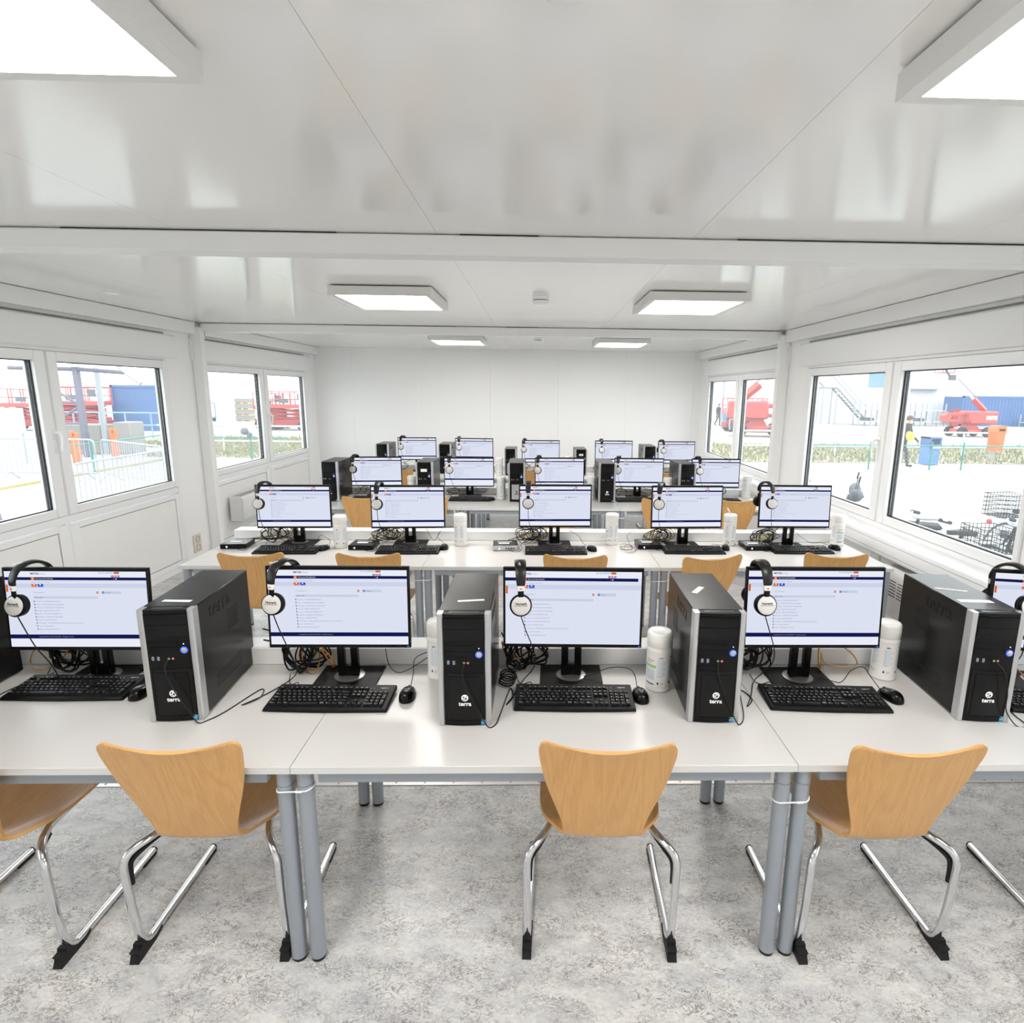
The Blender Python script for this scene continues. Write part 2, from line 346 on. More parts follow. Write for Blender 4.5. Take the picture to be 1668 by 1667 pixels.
def window_unit(n, side, y0, y1, ga, gb, handle):
    """a two-sash unit with lower infill panels; ga, gb: glass extents of both sashes; d counts from the wall plane into the room"""
    X = (lambda d: XL + d) if side < 0 else (lambda d: XR - d)
    def bx(b, d0, d1, ya, yb, z0, z1, bev=0., mat=0):
        xa, xb = sorted((X(d0), X(d1))); b.box(xa, xb, ya, yb, z0, z1, bev, mat)
    w = struct(bpy.data.objects.new('window_%d' % n, None)); COL.objects.link(w)
    f = MB(); ym = (ga[1] + gb[0]) / 2
    for a, c in ((y0, y0 + .045), (y1 - .045, y1)): bx(f, -.07, .001, a, c, .04, 2.2, .003)
    bx(f, -.07, .001, y0 + .045, y1 - .045, 2.158, 2.2, .003); bx(f, -.07, -.002, y0 + .045, y1 - .045, .825, .884, .003)
    bx(f, -.07, -.004, ym - .03, ym + .03, .04, 2.158, .003); bx(f, -.07, 0, y0 + .045, y1 - .045, .04, .07)
    f.build('window_frame', 'pvc', w)
    for (g0, g1), s0, s1 in ((ga, y0 + .05, ym - .012), (gb, ym + .012, y1 - .05)):
        s = MB(); G0, G1, ZL, ZH = g0, g1, .955, 2.08
        bx(s, -.055, .014, s0, G0, .89, 2.155, .005); bx(s, -.055, .014, G1, s1, .89, 2.155, .005)
        bx(s, -.055, .014, G0, G1, .89, ZL, .005); bx(s, -.055, .014, G0, G1, ZH, 2.155, .005)
        so = s.build('sash', 'pvc', w)
        k = MB()
        for a, c, z0, z1 in ((G0, G0 + .007, ZL, ZH), (G1 - .007, G1, ZL, ZH), (G0, G1, ZL, ZL + .007), (G0, G1, ZH - .007, ZH)): bx(k, -.028, -.016, a, c, z0, z1)
        k.build('gasket', 'gask', so)
        p = MB(); bx(p, -.034, -.029, G0, G1, ZL, ZH); p.build('pane', 'glass', w)
        r = MB(); e = .06
        for a, c, z0, z1 in ((G0 - e, G0, ZL - e, ZH + e), (G1, G1 + e, ZL - e, ZH + e), (G0, G1, ZL - e, ZL), (G0, G1, ZH, ZH + e)):
            bx(r, -.060, -.0345, a, c, z0, z1); bx(r, -.075, -.0601, a, c, z0, z1, mat=1)
        r.build('outer_frame', ['anth', 'pvc'], w)
        # lower field: frame bars, infill panel with a dark joint round it
        q = MB(); t0, t1 = max(s0, G0 - .06), min(s1, G1 + .06)
        bx(q, -.055, .006, s0, G0, .06, .815, .004); bx(q, -.055, .006, G1, s1, .06, .815, .004)
        bx(q, -.055, .006, G0, G1, .768, .815, .004); bx(q, -.055, .006, G0, G1, .06, .115, .004); q.build('lower_frame', 'pvc', w)
        q = MB(); bx(q, -.05, -.012, G0, G1, .115, .768, mat=1); bx(q, -.03, -.004, G0 + .0065, G1 - .0065, .1215, .7615); q.build('infill_panel', ['pvcp', 'gap'], w)
    h = MB(); hy, hz = handle
    bx(h, .012, .022, hy - .014, hy + .014, hz - .04, hz + .04, .004)
    pth = [(X(.02), hy, hz + .012), (X(.055), hy, hz + .013), (X(.070), hy, hz), (X(.073), hy - .004 * side, hz - .04), (X(.069), hy, hz - .085), (X(.062), hy, hz - .13)]
    h.tube(smooth(pth, 4), .0115, 10); h.build('window_handle', 'tie', w)
    c = MB(); ya, yb = y0 - .17, y1 + .13                                   # roller shutter box
    prof = [(-.1, 2.2), (.004, 2.2), (.012, 2.182), (.024, 2.182), (.034, 2.196), (.034, 2.4), (.02, 2.412), (-.1, 2.412)]
    vs = [(X(d), y, z) for y in (ya, yb) for d, z in prof]; k = len(prof)
    fs = [tuple(range(k)), tuple(range(k, 2 * k))[::-1]] + [(i, k + i, k + (i + 1) % k, (i + 1) % k) for i in range(k)]
    c.add(vs, fs if side < 0 else [q[::-1] for q in fs]); c.build('shutter_box', 'shut', w)
    t = MB(); bx(t, -.1, -.012, y0, y1 - .05, 2.412, 2.452, mat=1); bx(t, -.012, .02, y0, y1 - .05, 2.4121, 2.424); t.build('shutter_track', ['track', 'gap'], w)
window_unit(1, -1, 3.19, 6.25, (3.30, 4.612), (4.827, 6.14), (4.69, 1.53))
window_unit(2, -1, 6.84, 9.88, (6.95, 8.246), (8.488, 9.776), (8.40, 1.53))
window_unit(3, 1, 3.19, 6.25, (3.283, 4.585), (4.80, 6.105), (4.755, 1.53))
window_unit(4, 1, 6.84, 9.88, (6.96, 8.2), (8.43, 9.747), (8.40, 1.53))
window_unit(5, -1, -.42, 2.62, (-.31, 1.0), (1.215, 2.51), (1.1, 1.53))
window_unit(6, 1, -.42, 2.62, (-.31, 1.0), (1.215, 2.51), (1.1, 1.53))

# trim: fascias, beams, columns
n = 1
for xa, xb in ((XL, -3.648), (2.705, XR)):
    for ya, yb in ((Y0, 2.86), (2.98, 6.70), (6.89, YB)):
        b = MB(); b.box(xa, xb, ya, yb, 2.453, ZC - .003, .003)
        struct(b.build('trim_%d' % n, 'wall')); n += 1
for yb_ in (2.86, 6.77):
    b = MB(); b.box(-3.64, 2.69, yb_, yb_ + .12, 2.49, ZC - .004, .006)
    for a, c in ((-2.1, -.9), (-.35, 0.), (.9, 2.6)): b.box(a, c, yb_ + .003, yb_ + .1, ZC - .004, ZC - .0005, mat=1)
    struct(b.build('trim_%d' % n, ['wall', 'gap'])); n += 1
for xa, xb in ((XL + .001, -3.612), (2.66, XR - .001)):
    for ya in (2.86, 6.70):
        b = MB(); b.box(xa, xb, ya, ya + .1, 0, 2.53, .006); struct(b.build('trim_%d' % n, 'wall')); n += 1
# aluminium joint strip across the floor, screwed down
b = MB(); b.box(XL, XR, 2.607, 3.0, 0, .004, .001)
for i in range(46): b.cyl((XL + .1 + i * .14, 2.625, .004), (XL + .1 + i * .14, 2.625, .0055), .005, 8, mat=1)
struct(b.build('trim_%d' % n, ['alu', 'gray'])); n += 1
# deep cable trunking that runs under the windows of the window wall
b = MB(); prof = [(2.77, .70), (2.612, .70), (2.604, .706), (2.60, .72), (2.60, .826), (2.606, .84), (2.62, .846), (2.77, .846)]
k = len(prof); vs = [(x, y, z) for y in (2.99, 10.29) for x, z in prof]
b.add(vs, [tuple(range(k))[::-1], tuple(range(k, 2 * k))] + [(i, (i + 1) % k, k + (i + 1) % k, k + i) for i in range(k)])
for z in (.735, .81): b.box(2.5992, 2.6, 2.99, 10.29, z, z + .0025, mat=1)
tk = b.build('trim_%d' % n, ['pvc', 'seam']); struct(tk); n += 1

# ceiling luminaires
def ceiling_light(x, y, label):
    t = thing('ceiling_light', label, 'lamp', (x, y, 0), 0, 'square ceiling panel lights')
    hw, hl = .345, .385
    f = MB(); z0, z1 = 2.516, 2.572
    for a, c, d, e in ((-hw, -.305, -hl, hl), (.305, hw, -hl, hl), (-.305, .305, -hl, -.355), (-.305, .305, .355, hl)): f.box(a, c, d, e, z0, z1)
    f.box(-.305, .305, -.355, .355, z1 - .01, z1); f.box(-.3, .3, -.34, .34, z1, ZC - .0005, mat=1)
    f.build('lamp_frame', ['lightf', 'gap'], t)
    d = MB(); d.box(-.3045, .3045, -.3545, .3545, z0 + .003, z0 + .012); d.build('diffuser', 'lamp', t)
    return t
L0 = ceiling_light(-1.045, 1.03, 'square white ceiling light cut off at the top left corner of the photo')
CL = [(1.115, 1.04, 'square white ceiling light cut off at the top right corner of the photo'),
      (-1.06, 4.605, 'glowing ceiling panel light above the second desk row, nearer the grey-panelled parapet side'),
      (1.108, 4.635, 'glowing ceiling panel light above the second desk row, nearer the cable trunking side'),
      (-1.05, 8.245, 'small far ceiling light above the back desks, left one of the last pair'),
      (1.10, 8.27, 'small far ceiling light above the back desks, right one of the last pair')]
for x, y, l in CL: dup(L0, (x, y, 0), 0, l)

def smoke(x, y, label):
    t = thing('smoke_detector', label, 'smoke detector', (x, y, ZC), 0, 'ceiling smoke detectors')
    b = MB(); b.lathe([(.061, -.0005), (.063, -.02), (.061, -.024)], 28); b.build('mounting_base', 'tie', t)
    b = MB(); b.lathe([(.054, -.0242), (.054, -.030)], 28); b.build('sensor_slot', 'gap', t)
    b = MB(); b.lathe([(.064, -.0302), (.062, -.038), (.05, -.050), (.03, -.055), (0, -.056)], 28); b.build('sensor_cap', 'tie', t)
    return t
s0 = smoke(.042, 1.10, 'round white smoke detector at the top edge of the photo, nearest the camera')
dup(s0, (.02, 4.62, ZC), 0, 'white smoke detector on the ceiling between the second pair of lights')
dup(s0, (.007, 8.10, ZC), 0, 'tiny white smoke detector between the two farthest ceiling lights')
b = MB(); b.lathe([(.06, -.0005), (.06, -.005), (.052, -.008), (0, -.008)], 28)
tag(b.build('blanking_cap', 'tie', None, (-3.178, 4.75, ZC)), 'flat round white cover disc on the ceiling above the crowd barrier window', 'cover')

# wall socket, heaters
t = thing('wall_socket', 'cream double wall socket low on the wall beside the second desk row', 'socket', (XL, 6.43, .225))
b = MB(); b.box(.0005, .012, -.07, .07, -.098, .098, .004); b.build('socket_plate', 'sock', t)
for z in (-.045, .045):
    b = MB(); b.lathe([(.0, .0005), (.030, .0005), (.034, .012), (.037, .013), (.037, 0)], 24, T=TR(.006, 0, z, 0, 90)); o = b.build('socket_well', 'sockd', t)
    c = MB()
    for y in (-.01, .01): c.lathe([(.004, .007), (0, .0075)], 10, T=TR(.0, y, z, 0, 90))
    c.build('contact_hole', 'gap', o)
def heater(name, label, x, y, w, dep, z0, z1, face):
    t = thing(name, label, 'heater', (x, y, z0), 90 if face > 0 else -90)      # local -y faces the room
    h = z1 - z0; b = MB()
    prof = [(0, 0), (-dep * .9, .0), (-dep, .03), (-dep, h * .86), (-dep * .93, h * .96), (-dep * .8, h), (0, h)]
    k = len(prof); vs = [(s, a, c) for s in (-w / 2, w / 2) for a, c in prof]
    b.add(vs, [tuple(range(k))[::-1], tuple(range(k, 2 * k))] + [(i, (i + 1) % k, k + (i + 1) % k, k + i) for i in range(k)][0:]); b.build('heater_body', 'heat', t)
    g = MB()
    for i in range(int(w / .025) - 3): 
        for j in range(4): g.box(-w / 2 + .05 + i * .025, -w / 2 + .065 + i * .025, -dep * (.22 + .16 * j), -dep * (.12 + .16 * j), h + .0002, h + .002)
    g.build('top_grille', 'gray', t)
    s = MB()
    for i in range(6):
        for j in range(7): s.box(w / 2 - .07 - j * .135 - .115, w / 2 - .07 - j * .135, -dep - .0015, -dep - .0002, h * .45 + i * .022, h * .45 + i * .022 + .006)
    (s.build('vent_slots', 'gap', t) if face < 0 else None)
    for a_, c_ in ((w / 2 - .008, w / 2 + .006), (-w / 2 - .006, -w / 2 + .008)):
        c = MB(); c.box(a_, c_, -dep * .9, -.004, .02, h * .9, .004); c.build('end_cap', 'heat', t)
    return t
heater('convector_heater', 'white wall convector heater with a grille top behind the second row end monitor', XL + .022, 7.66, 1.02, .165, .317, .607, 1)
heater('convector_heater', 'white slotted convector heater under the cable trunking beside the big window', XR - .03, 3.72, 1.1, .15, .30, .655, -1)
# ------------------------------------------------------------------ desks
ROWS = [1.682, 3.853, 5.907, 8.0]; TZ = .74; XC = .037
RN = ['front desk row', 'second desk row', 'third desk row', 'back desk row']
ORD5 = ['leftmost', 'second from the left', 'middle', 'second from the right', 'rightmost']
def make_table(label):
    t = thing('desk', label, 'desk', (0, 0, 0), 0, 'white desks in four rows')
    b = MB(); b.box(-.7992, .7992, 0, .83, .714, TZ, .0015); o = b.build('desk_top', 'desk', t)
    b = MB(); b.box(-.7992, .7992, -.0012, .0002, .7155, .7385); b.build('edge_band', 'edge', o)
    b = MB(); b.box(-.72, .72, .012, .042, .675, .7135, .003); b.box(-.72, .72, .788, .818, .675, .7135, .003)
    for s in (-1, 1): b.box(s * .768 - .015, s * .768 + .015, .05, .78, .675, .7135, .003)
    b.build('steel_frame', 'steel', t)
    for x in (-.768, .768):
        for y in (.032, .802):
            b = MB(); b.cyl((x, y, .012), (x, y, .662), .0255, 22); b.cyl((x, y, .665), (x, y, .7135), .0255, 22); b.cyl((x, y, .66), (x, y, .667), .0235, 22)
            o = b.build('leg', 'steel', t)
            b = MB(); b.cyl((x, y, 0), (x, y, .0118), .023, 18, r1=.026); b.build('foot_cap', 'rub', o)
    return t
tl = ['left', 'middle', 'right']
T0 = None
for r in range(4):
    for k in range(3):
        lab = 'white desk with grey legs, %s of the %s' % (['at the socket wall end', 'in the middle', 'at the trunking end'][k], RN[r])
        if T0 is None: T0 = make_table(lab); T0.location = (XC - 1.6, ROWS[0], 0)
        else: dup(T0, (XC + (k - 1) * 1.6, ROWS[r], 0), 0, lab)
for r in range(4):
    d0 = ROWS[r] + (.708, .712, .802, .802)[r]; d1 = ROWS[r] + (.829, .829, .885, .885)[r]
    b = MB(); b.box(XC - 2.385, XC + 2.395, d0, d1, TZ + .0005, TZ + .075, .003)
    b.box(XC - 2.38, XC + 2.39, d0 + .012, d0 + .0135, TZ + .0745, TZ + .0752, mat=1)
    tag(b.build('cable_duct', ['pvc', 'seam']), 'long white cable duct along the back edge of the %s' % RN[r], 'cable duct', 'cable ducts on the desks')
# nylon loops that tie neighbouring legs together
for r in range(3):
    for s in (-1, 1):
        c = XC + s * .8; y = ROWS[r] + .032; z = (.648, .600)[s > 0] if r == 0 else .64
        p = []
        for i in range(24):
            a = 2 * PI * i / 24; p.append((c + math.cos(a) * .027 + (.032 if math.cos(a) > 0 else -.032), y + math.sin(a) * .0275, z + .006 * math.cos(a)))
        b = MB(); b.tube(p, .0024, 6, closed=True); b.cyl((c + .01, y - .0275, z), (c + .03, y - .029, z + .002), .0035, 6)
        tag(b.build('cable_tie', 'tie'), 'white nylon tie round two desk legs, %s seam of the %s' % (('left', 'right')[s > 0], RN[r]), 'cable tie', 'cable ties on desk legs')

# ------------------------------------------------------------------ plywood skid-base chairs
def make_chair(label):
    t = thing('classroom_chair', label, 'chair', (0, 0, 0), 0, 'beech plywood chairs')
    # stations: y, z, width, edge lift (towards the sitter), dip of the middle
    st = [(.455, .405, .30, 0, 0), (.45, .428, .36, .0, 0), (.43, .442, .40, .004, 0), (.36, .448, .42, .01, 0), (.26, .443, .425, .016, 0), (.17, .437, .42, .024, 0), (.11, .434, .395, .028, 0),
          (.075, .434, .35, .026, 0), (.048, .438, .305, .018, 0), (.026, .449, .275, .010, 0), (.011, .466, .262, .006, 0), (0, .49, .260, .004, 0), (-.012, .53, .272, .006, 0), (-.028, .585, .305, .010, 0),
          (-.045, .645, .345, .013, 0), (-.062, .705, .378, .015, 0), (-.078, .765, .402, .015, 0), (-.089, .806, .414, .014, .003), (-.096, .832, .417, .014, .010), (-.100, .846, .412, .014, .016), (-.103, .856, .400, .013, .020), (-.1045, .861, .382, .012, .0225), (-.105, .8625, .36, .012, .0235)]
    sm = [smooth([Vector((a[k], a[k + 1], a[k + 2] if k + 2 < 5 else 0)) for a in st], 3) for k in (0, 2)]; sd = smooth([Vector((a[4], 0, 0)) for a in st], 3)
    st = [(p.x, p.y, p.z, q.y, max(0, d.x)) for p, q, d in zip(sm[0], sm[1], sd)]
    us = [-1, -.93, -.82, -.66, -.48, -.3, -.12, 0, .12, .3, .48, .66, .82, .93, 1]; G = []
    P = [Vector((0, s[0], s[1])) for s in st]
    for i, (y, z, w, li, dip) in enumerate(st):
        d = (P[min(i + 1, len(P) - 1)] - P[max(i - 1, 0)]).normalized(); nrm = Vector((0, -d.z, d.y)) * -1    # towards the sitter
        if nrm.y < 0 and i > 30: nrm = -nrm
        if nrm.z < 0 and i <= 30: nrm = -nrm
        row = []
        for u in us:
            p = Vector((u * w / 2, y, z)) + nrm * (li * u * u) - Vector((0, 0, dip * (1 - u * u)))
            row.append(p)
        G.append(row)
    b = MB(); b.sheet(G, .011); sh = b.build('seat_shell', ['wood', 'ply'], t, angle=50)
    b = MB()
    for x in (-.155, .155):
        for y, z in ((.12, .4475), (.33, .4585)): b.lathe([(.0055, 0), (.0045, .002), (0, .0028)], 10, T=TR(x, y, z))
    b.build('seat_rivets', 'chrome', sh)
    for s in (-1, 1):
        pts = [(s * .247, .485, .0165), (s * .247, .30, .0165), (s * .247, .075, .0165)]
        pts += [(s * .247, .075 - .045 * math.sin(a), .0165 + .045 * (1 - math.cos(a))) for a in (R(25), R(50), R(72))]
        pts += [(s * .247, .020, .09), (s * .2475, .006, .2), (s * .248, -.002, .34)]
        pts += smooth([(s * .248, -.002, .352), (s * .246, .000, .378), (s * .236, .010, .400), (s * .218, .030, .413), (s * .196, .062, .419), (s * .176, .105, .4205), (s * .164, .16, .4215), (s * .158, .36, .428)], 3)
        b = MB(); b.tube(pts, .0132, 12); o = b.build('leg', 'chrome', t)
        f = MB()
        f.prism([(-.022, 0.), (.075, 0.), (.112, .012), (.114, .021), (.086, .012), (.052, .018), (.034, .034), (.021, .052), (.006, .052), (.004, .041), (-.018, .040), (-.010, .026)], -.0155, .0155, T=TR(s * .247, 0, 0) @ Matrix(((0, 0, 1, 0), (1, 0, 0, 0), (0, 1, 0, 0), (0, 0, 0, 1))))
        f.build('heel_foot', 'rub', o)
        g = MB(); g.box(s * .247 - .0148, s * .247 + .0148, .405, .4865, 0, .014, .003); g.cyl((s * .247, .4855, .0165), (s * .247, .490, .0165), .0142, 12); g.build('end_glide', 'rub', o)
        k = MB(); k.tube(smooth([(s * .2385, .012, .285), (s * .238, .012, .345), (s * .232, .018, .372), (s * .214, .034, .391), (s * .195, .066, .402), (s * .178, .11, .404)], 3), .0085, 8); k.build('stacking_bumper', 'rub', o)
    b = MB(); b.cyl((-.16, .33, .4265), (.16, .33, .4265), .009, 10); b.build('cross_tube', 'chrome', t)
    return t
CH = [  # x, y (heel), turn, label
    (-1.823, 1.697, 0, 'beech chair cut off by the left edge of the photo, front desk row'),
    (-1.088, 1.712, .5, 'beech chair at the front desk row below the tower with the white strip'),
    (.223, 1.703, -2, 'beech chair alone at the middle front desk, back seen square on'),
    (1.160, 1.685, 1, 'beech chair at the front row beside the right pair of tied desk legs'),
    (2.105, 1.690, 0, 'chair at the right edge of the photo, only a chrome runner showing'),
    (-1.834, 3.822, 2, 'leftmost beech chair of the second desk row'),
    (-1.085, 3.825, 1, 'second beech chair from the left in the second desk row'),
    (.255, 3.808, -2, 'beech chair of the second desk row right behind the middle front monitor'),
    (1.13, 3.80, 11, 'beech chair of the second desk row standing turned at an angle'),
    (2.0, 3.87, -4, 'beech chair of the second desk row nearest the big window'),
    (-1.72, 5.93, 2, 'leftmost beech chair of the third desk row, half behind a tub'),
    (-1.085, 5.93, -3, 'beech chair peeking out beside the second monitor of the second desk row'),
    (.20, 5.935, 0, 'beech chair of the third row hidden behind the middle second-row monitor'),
    (1.265, 5.90, -8, 'beech chair of the third row left of the fourth second-row monitor'),
    (2.0, 5.905, -3, 'beech chair of the third row between the last two second-row monitors'),
    (-1.857, 8.03, 0, 'leftmost beech chair of the back desk row'),
    (.045, 8.03, 0, 'beech chair of the back row left of the middle third-row monitor'),
    (1.72, 8.03, 0, 'beech chair of the back row almost hidden by the last third-row tower')]
C0 = make_chair(CH[0][3]); C0.location = (CH[0][0], CH[0][1], 0)
for x, y, a, l in CH[1:]: dup(C0, (x, y, 0), a, l)

# ------------------------------------------------------------------ monitors
SW, SH = .5272, .2965                                      # lit area
PAL = {'bg': ('dce1f1', 1), 'head': ('e9ecf7', 1), 'band': ('ccd3e8', 1), 'navy': ('161b55', .9), 'white': ('f0f3ff', 1), 'or': ('d8641c', .95), 'bl': ('2550c8', .95), 'pk': ('c02a86', .9), 'dk': ('1c2a63', .9), 'tx': ('6f76b0', .9), 'gr': ('9ea6c2', .9), 'grey': ('c6cfe3', 1)}
PN = list(PAL); PM = [emi('screen_' + k, c, s * EG) for k, (c, s) in PAL.items()]
LINES = ['In Deutsch - SICHERHEITSEINWEISUNG', 'Italiano - INTRODUZIONE ALLA SICUREZZA', 'In Portugues - INTRODUCAO A SEGURANCA', 'In English - SAFETY INTRODUCTION', 'Suomeksi - TURVALLISUUSPEREHDYTYS', 'Nederlands - INTRODUCTIE VEILIGHEID', 'Po polsku - INSTRUKTAZ BHP', 'In Romaneste - INTRODUCERE IN SECURITATEA LA LOCUL DE MUNCA', 'Litva - SAUGOS IVADAS', 'Magyar - BIZTONSAGI OKTATAS']
def screen_mesh(kind, full=True):
    """web page; u to the right, v down, both 0..1 over the lit area. kind 0: page with footer, 1: scrolled larger page, 2: short page with a tall white foot"""
    b = MB(); X = lambda u: (u - .5) * SW; Z = lambda v: (.5 - v) * SH
    def q(u0, v0, u1, v1, c, l=1): b.quad(X(u0), X(u1), Z(v1), Z(v0), -.0002 * l, PN.index(c))
    def tx(s, u, v, h, c, l=4, bold=0.): b.text(s, h * SH / .7, TR(X(u), -.0002 * l, Z(v), 90), PN.index(c), align='LEFT', bold=bold)
    k = 1.13 if kind == 1 else 1.; V = lambda v: v * k
    ft = {0: .835, 1: 2., 2: .735}[kind]
    q(0, 0, 1, 1, 'bg'); q(0, 0, 1, V(.077), 'head', 2); q(0, V(.077), 1 if kind != 1 else .975, V(.115), 'navy', 2); q(0, V(.16), 1, V(.215), 'band', 2)
    if ft < 1: q(0, ft, 1, ft + .055, 'navy', 2); q(0, ft + .055, 1, 1, 'head', 2)
    ox = .185 if kind != 1 else .13
    q(ox, V(.079), ox + .026, V(.114), 'or', 3); q(ox + .008, V(.092), ox + .018, V(.103), 'white', 4)
    q(ox, V(.166), ox + .038, V(.206), 'or', 3); q(ox + .044, V(.166), ox + .084, V(.206), 'bl', 3)
    q(.775, V(.004), .812, V(.030), 'or', 3)
    for u, w in ((.665, .018), (.689, .018), (.712, .058)): q(u, V(.007), u + w, V(.028), 'grey', 3)
    for i, c in enumerate(('dk', 'pk', 'bl')): q(.755 + i * .021, V(.050), .771 + i * .021, V(.075), c, 3); q(.760 + i * .021, V(.057), .766 + i * .021, V(.068), 'white', 4)
    q(.768, V(.091), .777, V(.102), 'pk', 4); q(.783, V(.092), .792, V(.101), 'white', 4)
    q(.64, V(.262), .655, V(.290), 'or', 3); q(.645, V(.272), .650, V(.280), 'white', 4); q(.68, V(.262), .695, V(.290), 'bl', 3); q(.685, V(.272), .690, V(.280), 'white', 4)
    q(.697, V(.258), .815, V(.294), 'grey', 2); q(ox + .005, V(.328), .65, V(.357), 'grey', 2)
    if kind != 0 or True: q(.003, V(.175), .018, V(.27), 'or', 3)
    for i in range(2): q(ox + .014 + i * .044, V(.170), ox + .024 + i * .044, V(.184), 'white', 4)
    if full:
        tx('MEYER', ox, V(.042), .024, 'dk', bold=.02); tx('eClass', ox + .056, V(.042), .024, 'gr')
        tx('My courses', ox + .034, V(.102), .014, 'white'); tx('My bookmarks', ox + .09, V(.102), .014, 'white')
        tx('Platform   My courses   HSE safety', ox, V(.148), .012, 'tx'); tx('Course dashboard', ox + .01, V(.283), .013, 'tx'); tx('Navigation', .70, V(.281), .013, 'tx'); tx('Safety videos', ox + .012, V(.349), .015, 'dk')
        tx('My courses', ox + .004, V(.202), .009, 'white'); tx('All courses', ox + .048, V(.202), .009, 'white')
        if ft < 1: tx('Copyright Meyer Werft GmbH 2019 - All rights reserved', ox + .02, ft + .034, .013, 'gr')
    step = .041 if kind == 0 else (.0425 if kind == 1 else .034)
    for i, s in enumerate(LINES):
        v = .394 + i * step; u = ox + .004 + i * .0008
        q(u, V(v - .011), u + .006, V(v + .004), 'tx', 3); q(u + .003, V(v - .004), u + .009, V(v + .010), 'tx', 3)
        if full: tx(s, u + .016, V(v + .007), .0125, 'tx')
        else: q(u + .016, V(v - .004), u + .016 + len(s) * .0052, V(v + .004), 'gr', 3)
    return b
_sm = {}
def screen(kind, full, parent):
    if (kind, full) not in _sm: o = screen_mesh(kind, full).build('screen', PM); _sm[kind, full] = o.data
    else: o = bpy.data.objects.new('screen', _sm[kind, full]); COL.objects.link(o)
    o.parent = parent; return o
def make_monitor():
    t = thing('monitor', 'x', 'monitor', (0, 0, 0), 0, 'black widescreen monitors with a web page')
    W, H = .545, .325; hx, hz = W / 2, H / 2
    b = MB(); b.box(-hx, hx, -.0, .016, SH / 2 + .006 - .0, hz, .002)
    b.box(-hx, hx, 0, .016, -hz, -hz + .021, .002); b.box(-hx, -SW / 2, 0, .016, -hz + .021, SH / 2 + .006, .002); b.box(SW / 2, hx, 0, .016, -hz + .021, SH / 2 + .006, .002)
    b.box(-hx + .004, hx - .004, .010, .0185, -hz + .004, hz - .004)
    g = b.build('bezel', 'blk', t)
    b = MB(); b.box(hx - .014, hx - .006, -.0008, .001, -hz + .004, -hz + .008); b.build('power_light', 'led', g)
    b = MB(); P = []
    for y, w, h in ((.0186, .52, .29), (.026, .26, .26), (.040, .18, .20), (.048, .15, .15)): P.append([(-w / 2, y, -h / 2), (w / 2, y, -h / 2), (w / 2, y, h / 2), (-w / 2, y, h / 2)])
    b.add(sum(P, []), [(0, 1, 2, 3)] + [(i * 4 + j, i * 4 + (j + 1) % 4, i * 4 + 4 + (j + 1) % 4, i * 4 + 4 + j) for i in range(3) for j in range(4)] + [(15, 14, 13, 12)]); b.build('back_cover', 'blk', t)
    return t
def make_stand(t, z):                                    # z: height of the panel centre above the desk
    b = MB()
    for s in (-1, 1): b.box(s * .041 - .028 * (s > 0), s * .041 + .028 * (s < 0), .062, .092, .012, z + .05, .004)
    b.box(-.0415, .0415, .066, .0925, .012, .062, .004); b.box(-.0415, .0415, .066, .0925, z - .10, z + .05, .004); b.box(-.05, .05, .048, .068, z - .05, z + .05, .003)
    n = b.build('neck', 'blkg', t)
    b = MB(); b.lathe([(.060, .0062), (.060, .009), (.047, .012), (0, .012)], 40, T=TR(0, .082, 0)); b.build('swivel_disc', 'disc', n)
    b = MB(); b.box(-.126, .126, -.004, .175, 0, .006, .002); b.build('stand_base', 'blk', t)
# x, panel y, yaw, top z, tilt, page
MON = [[(-1.750, 2.205, 0, 1.219, 4, 0), (-.760, 2.198, 0, 1.232, 3, 0), (.144, 2.205, -1.2, 1.229, 1, 1), (1.085, 2.185, 0, 1.239, 4, 0), (2.060, 2.15, -10.5, 1.232, 3, 0)],
       [(-1.802, 4.385, 2, 1.2, 2, 0), (-.960, 4.388, 3, 1.203, 2, 0), (.139, 4.388, 2, 1.217, 1.5, 0), (1.130, 4.380, 3, 1.217, 3, 0), (1.942, 4.365, 0, 1.229, 4, 0)],
       [(-1.760, 6.54, 5, 1.179, 1, 0), (-.746, 6.53, 2, 1.180, 1, 2), (.249, 6.53, 2.5, 1.186, 1, 0), (1.126, 6.53, -1, 1.189, 1, 0), (1.98, 6.53, 1, 1.190, 2, 0)],
       [(-1.722, 8.618, 3, 1.233, 1, 0), (-.906, 8.618, -1, 1.229, 1, 0), (.052, 8.615, 2, 1.21, 1, 0), (1.108, 8.618, 0, 1.213, 1, 0), (2.02, 8.615, 2, 1.211, 1, 0)]]
MONO = []
for r in range(4):
    for k, (x, y, a, zt, ti, pg) in enumerate(MON[r]):
        t = make_monitor(); t['label'] = 'black monitor showing a web page, %s in the %s' % (ORD5[k], RN[r])
        t.location = (x, y, TZ + .0005); t.rotation_euler = (0, 0, R(a)); zc = zt - .1625 * math.cos(R(ti)) - TZ
        screen(pg, r < 3, t)
        for c in kids(t): c.location = (0, .0, zc); c.rotation_euler = (R(-ti), 0, 0)
        make_stand(t, zc); MONO.append((t, x, y, a, zt, ti))
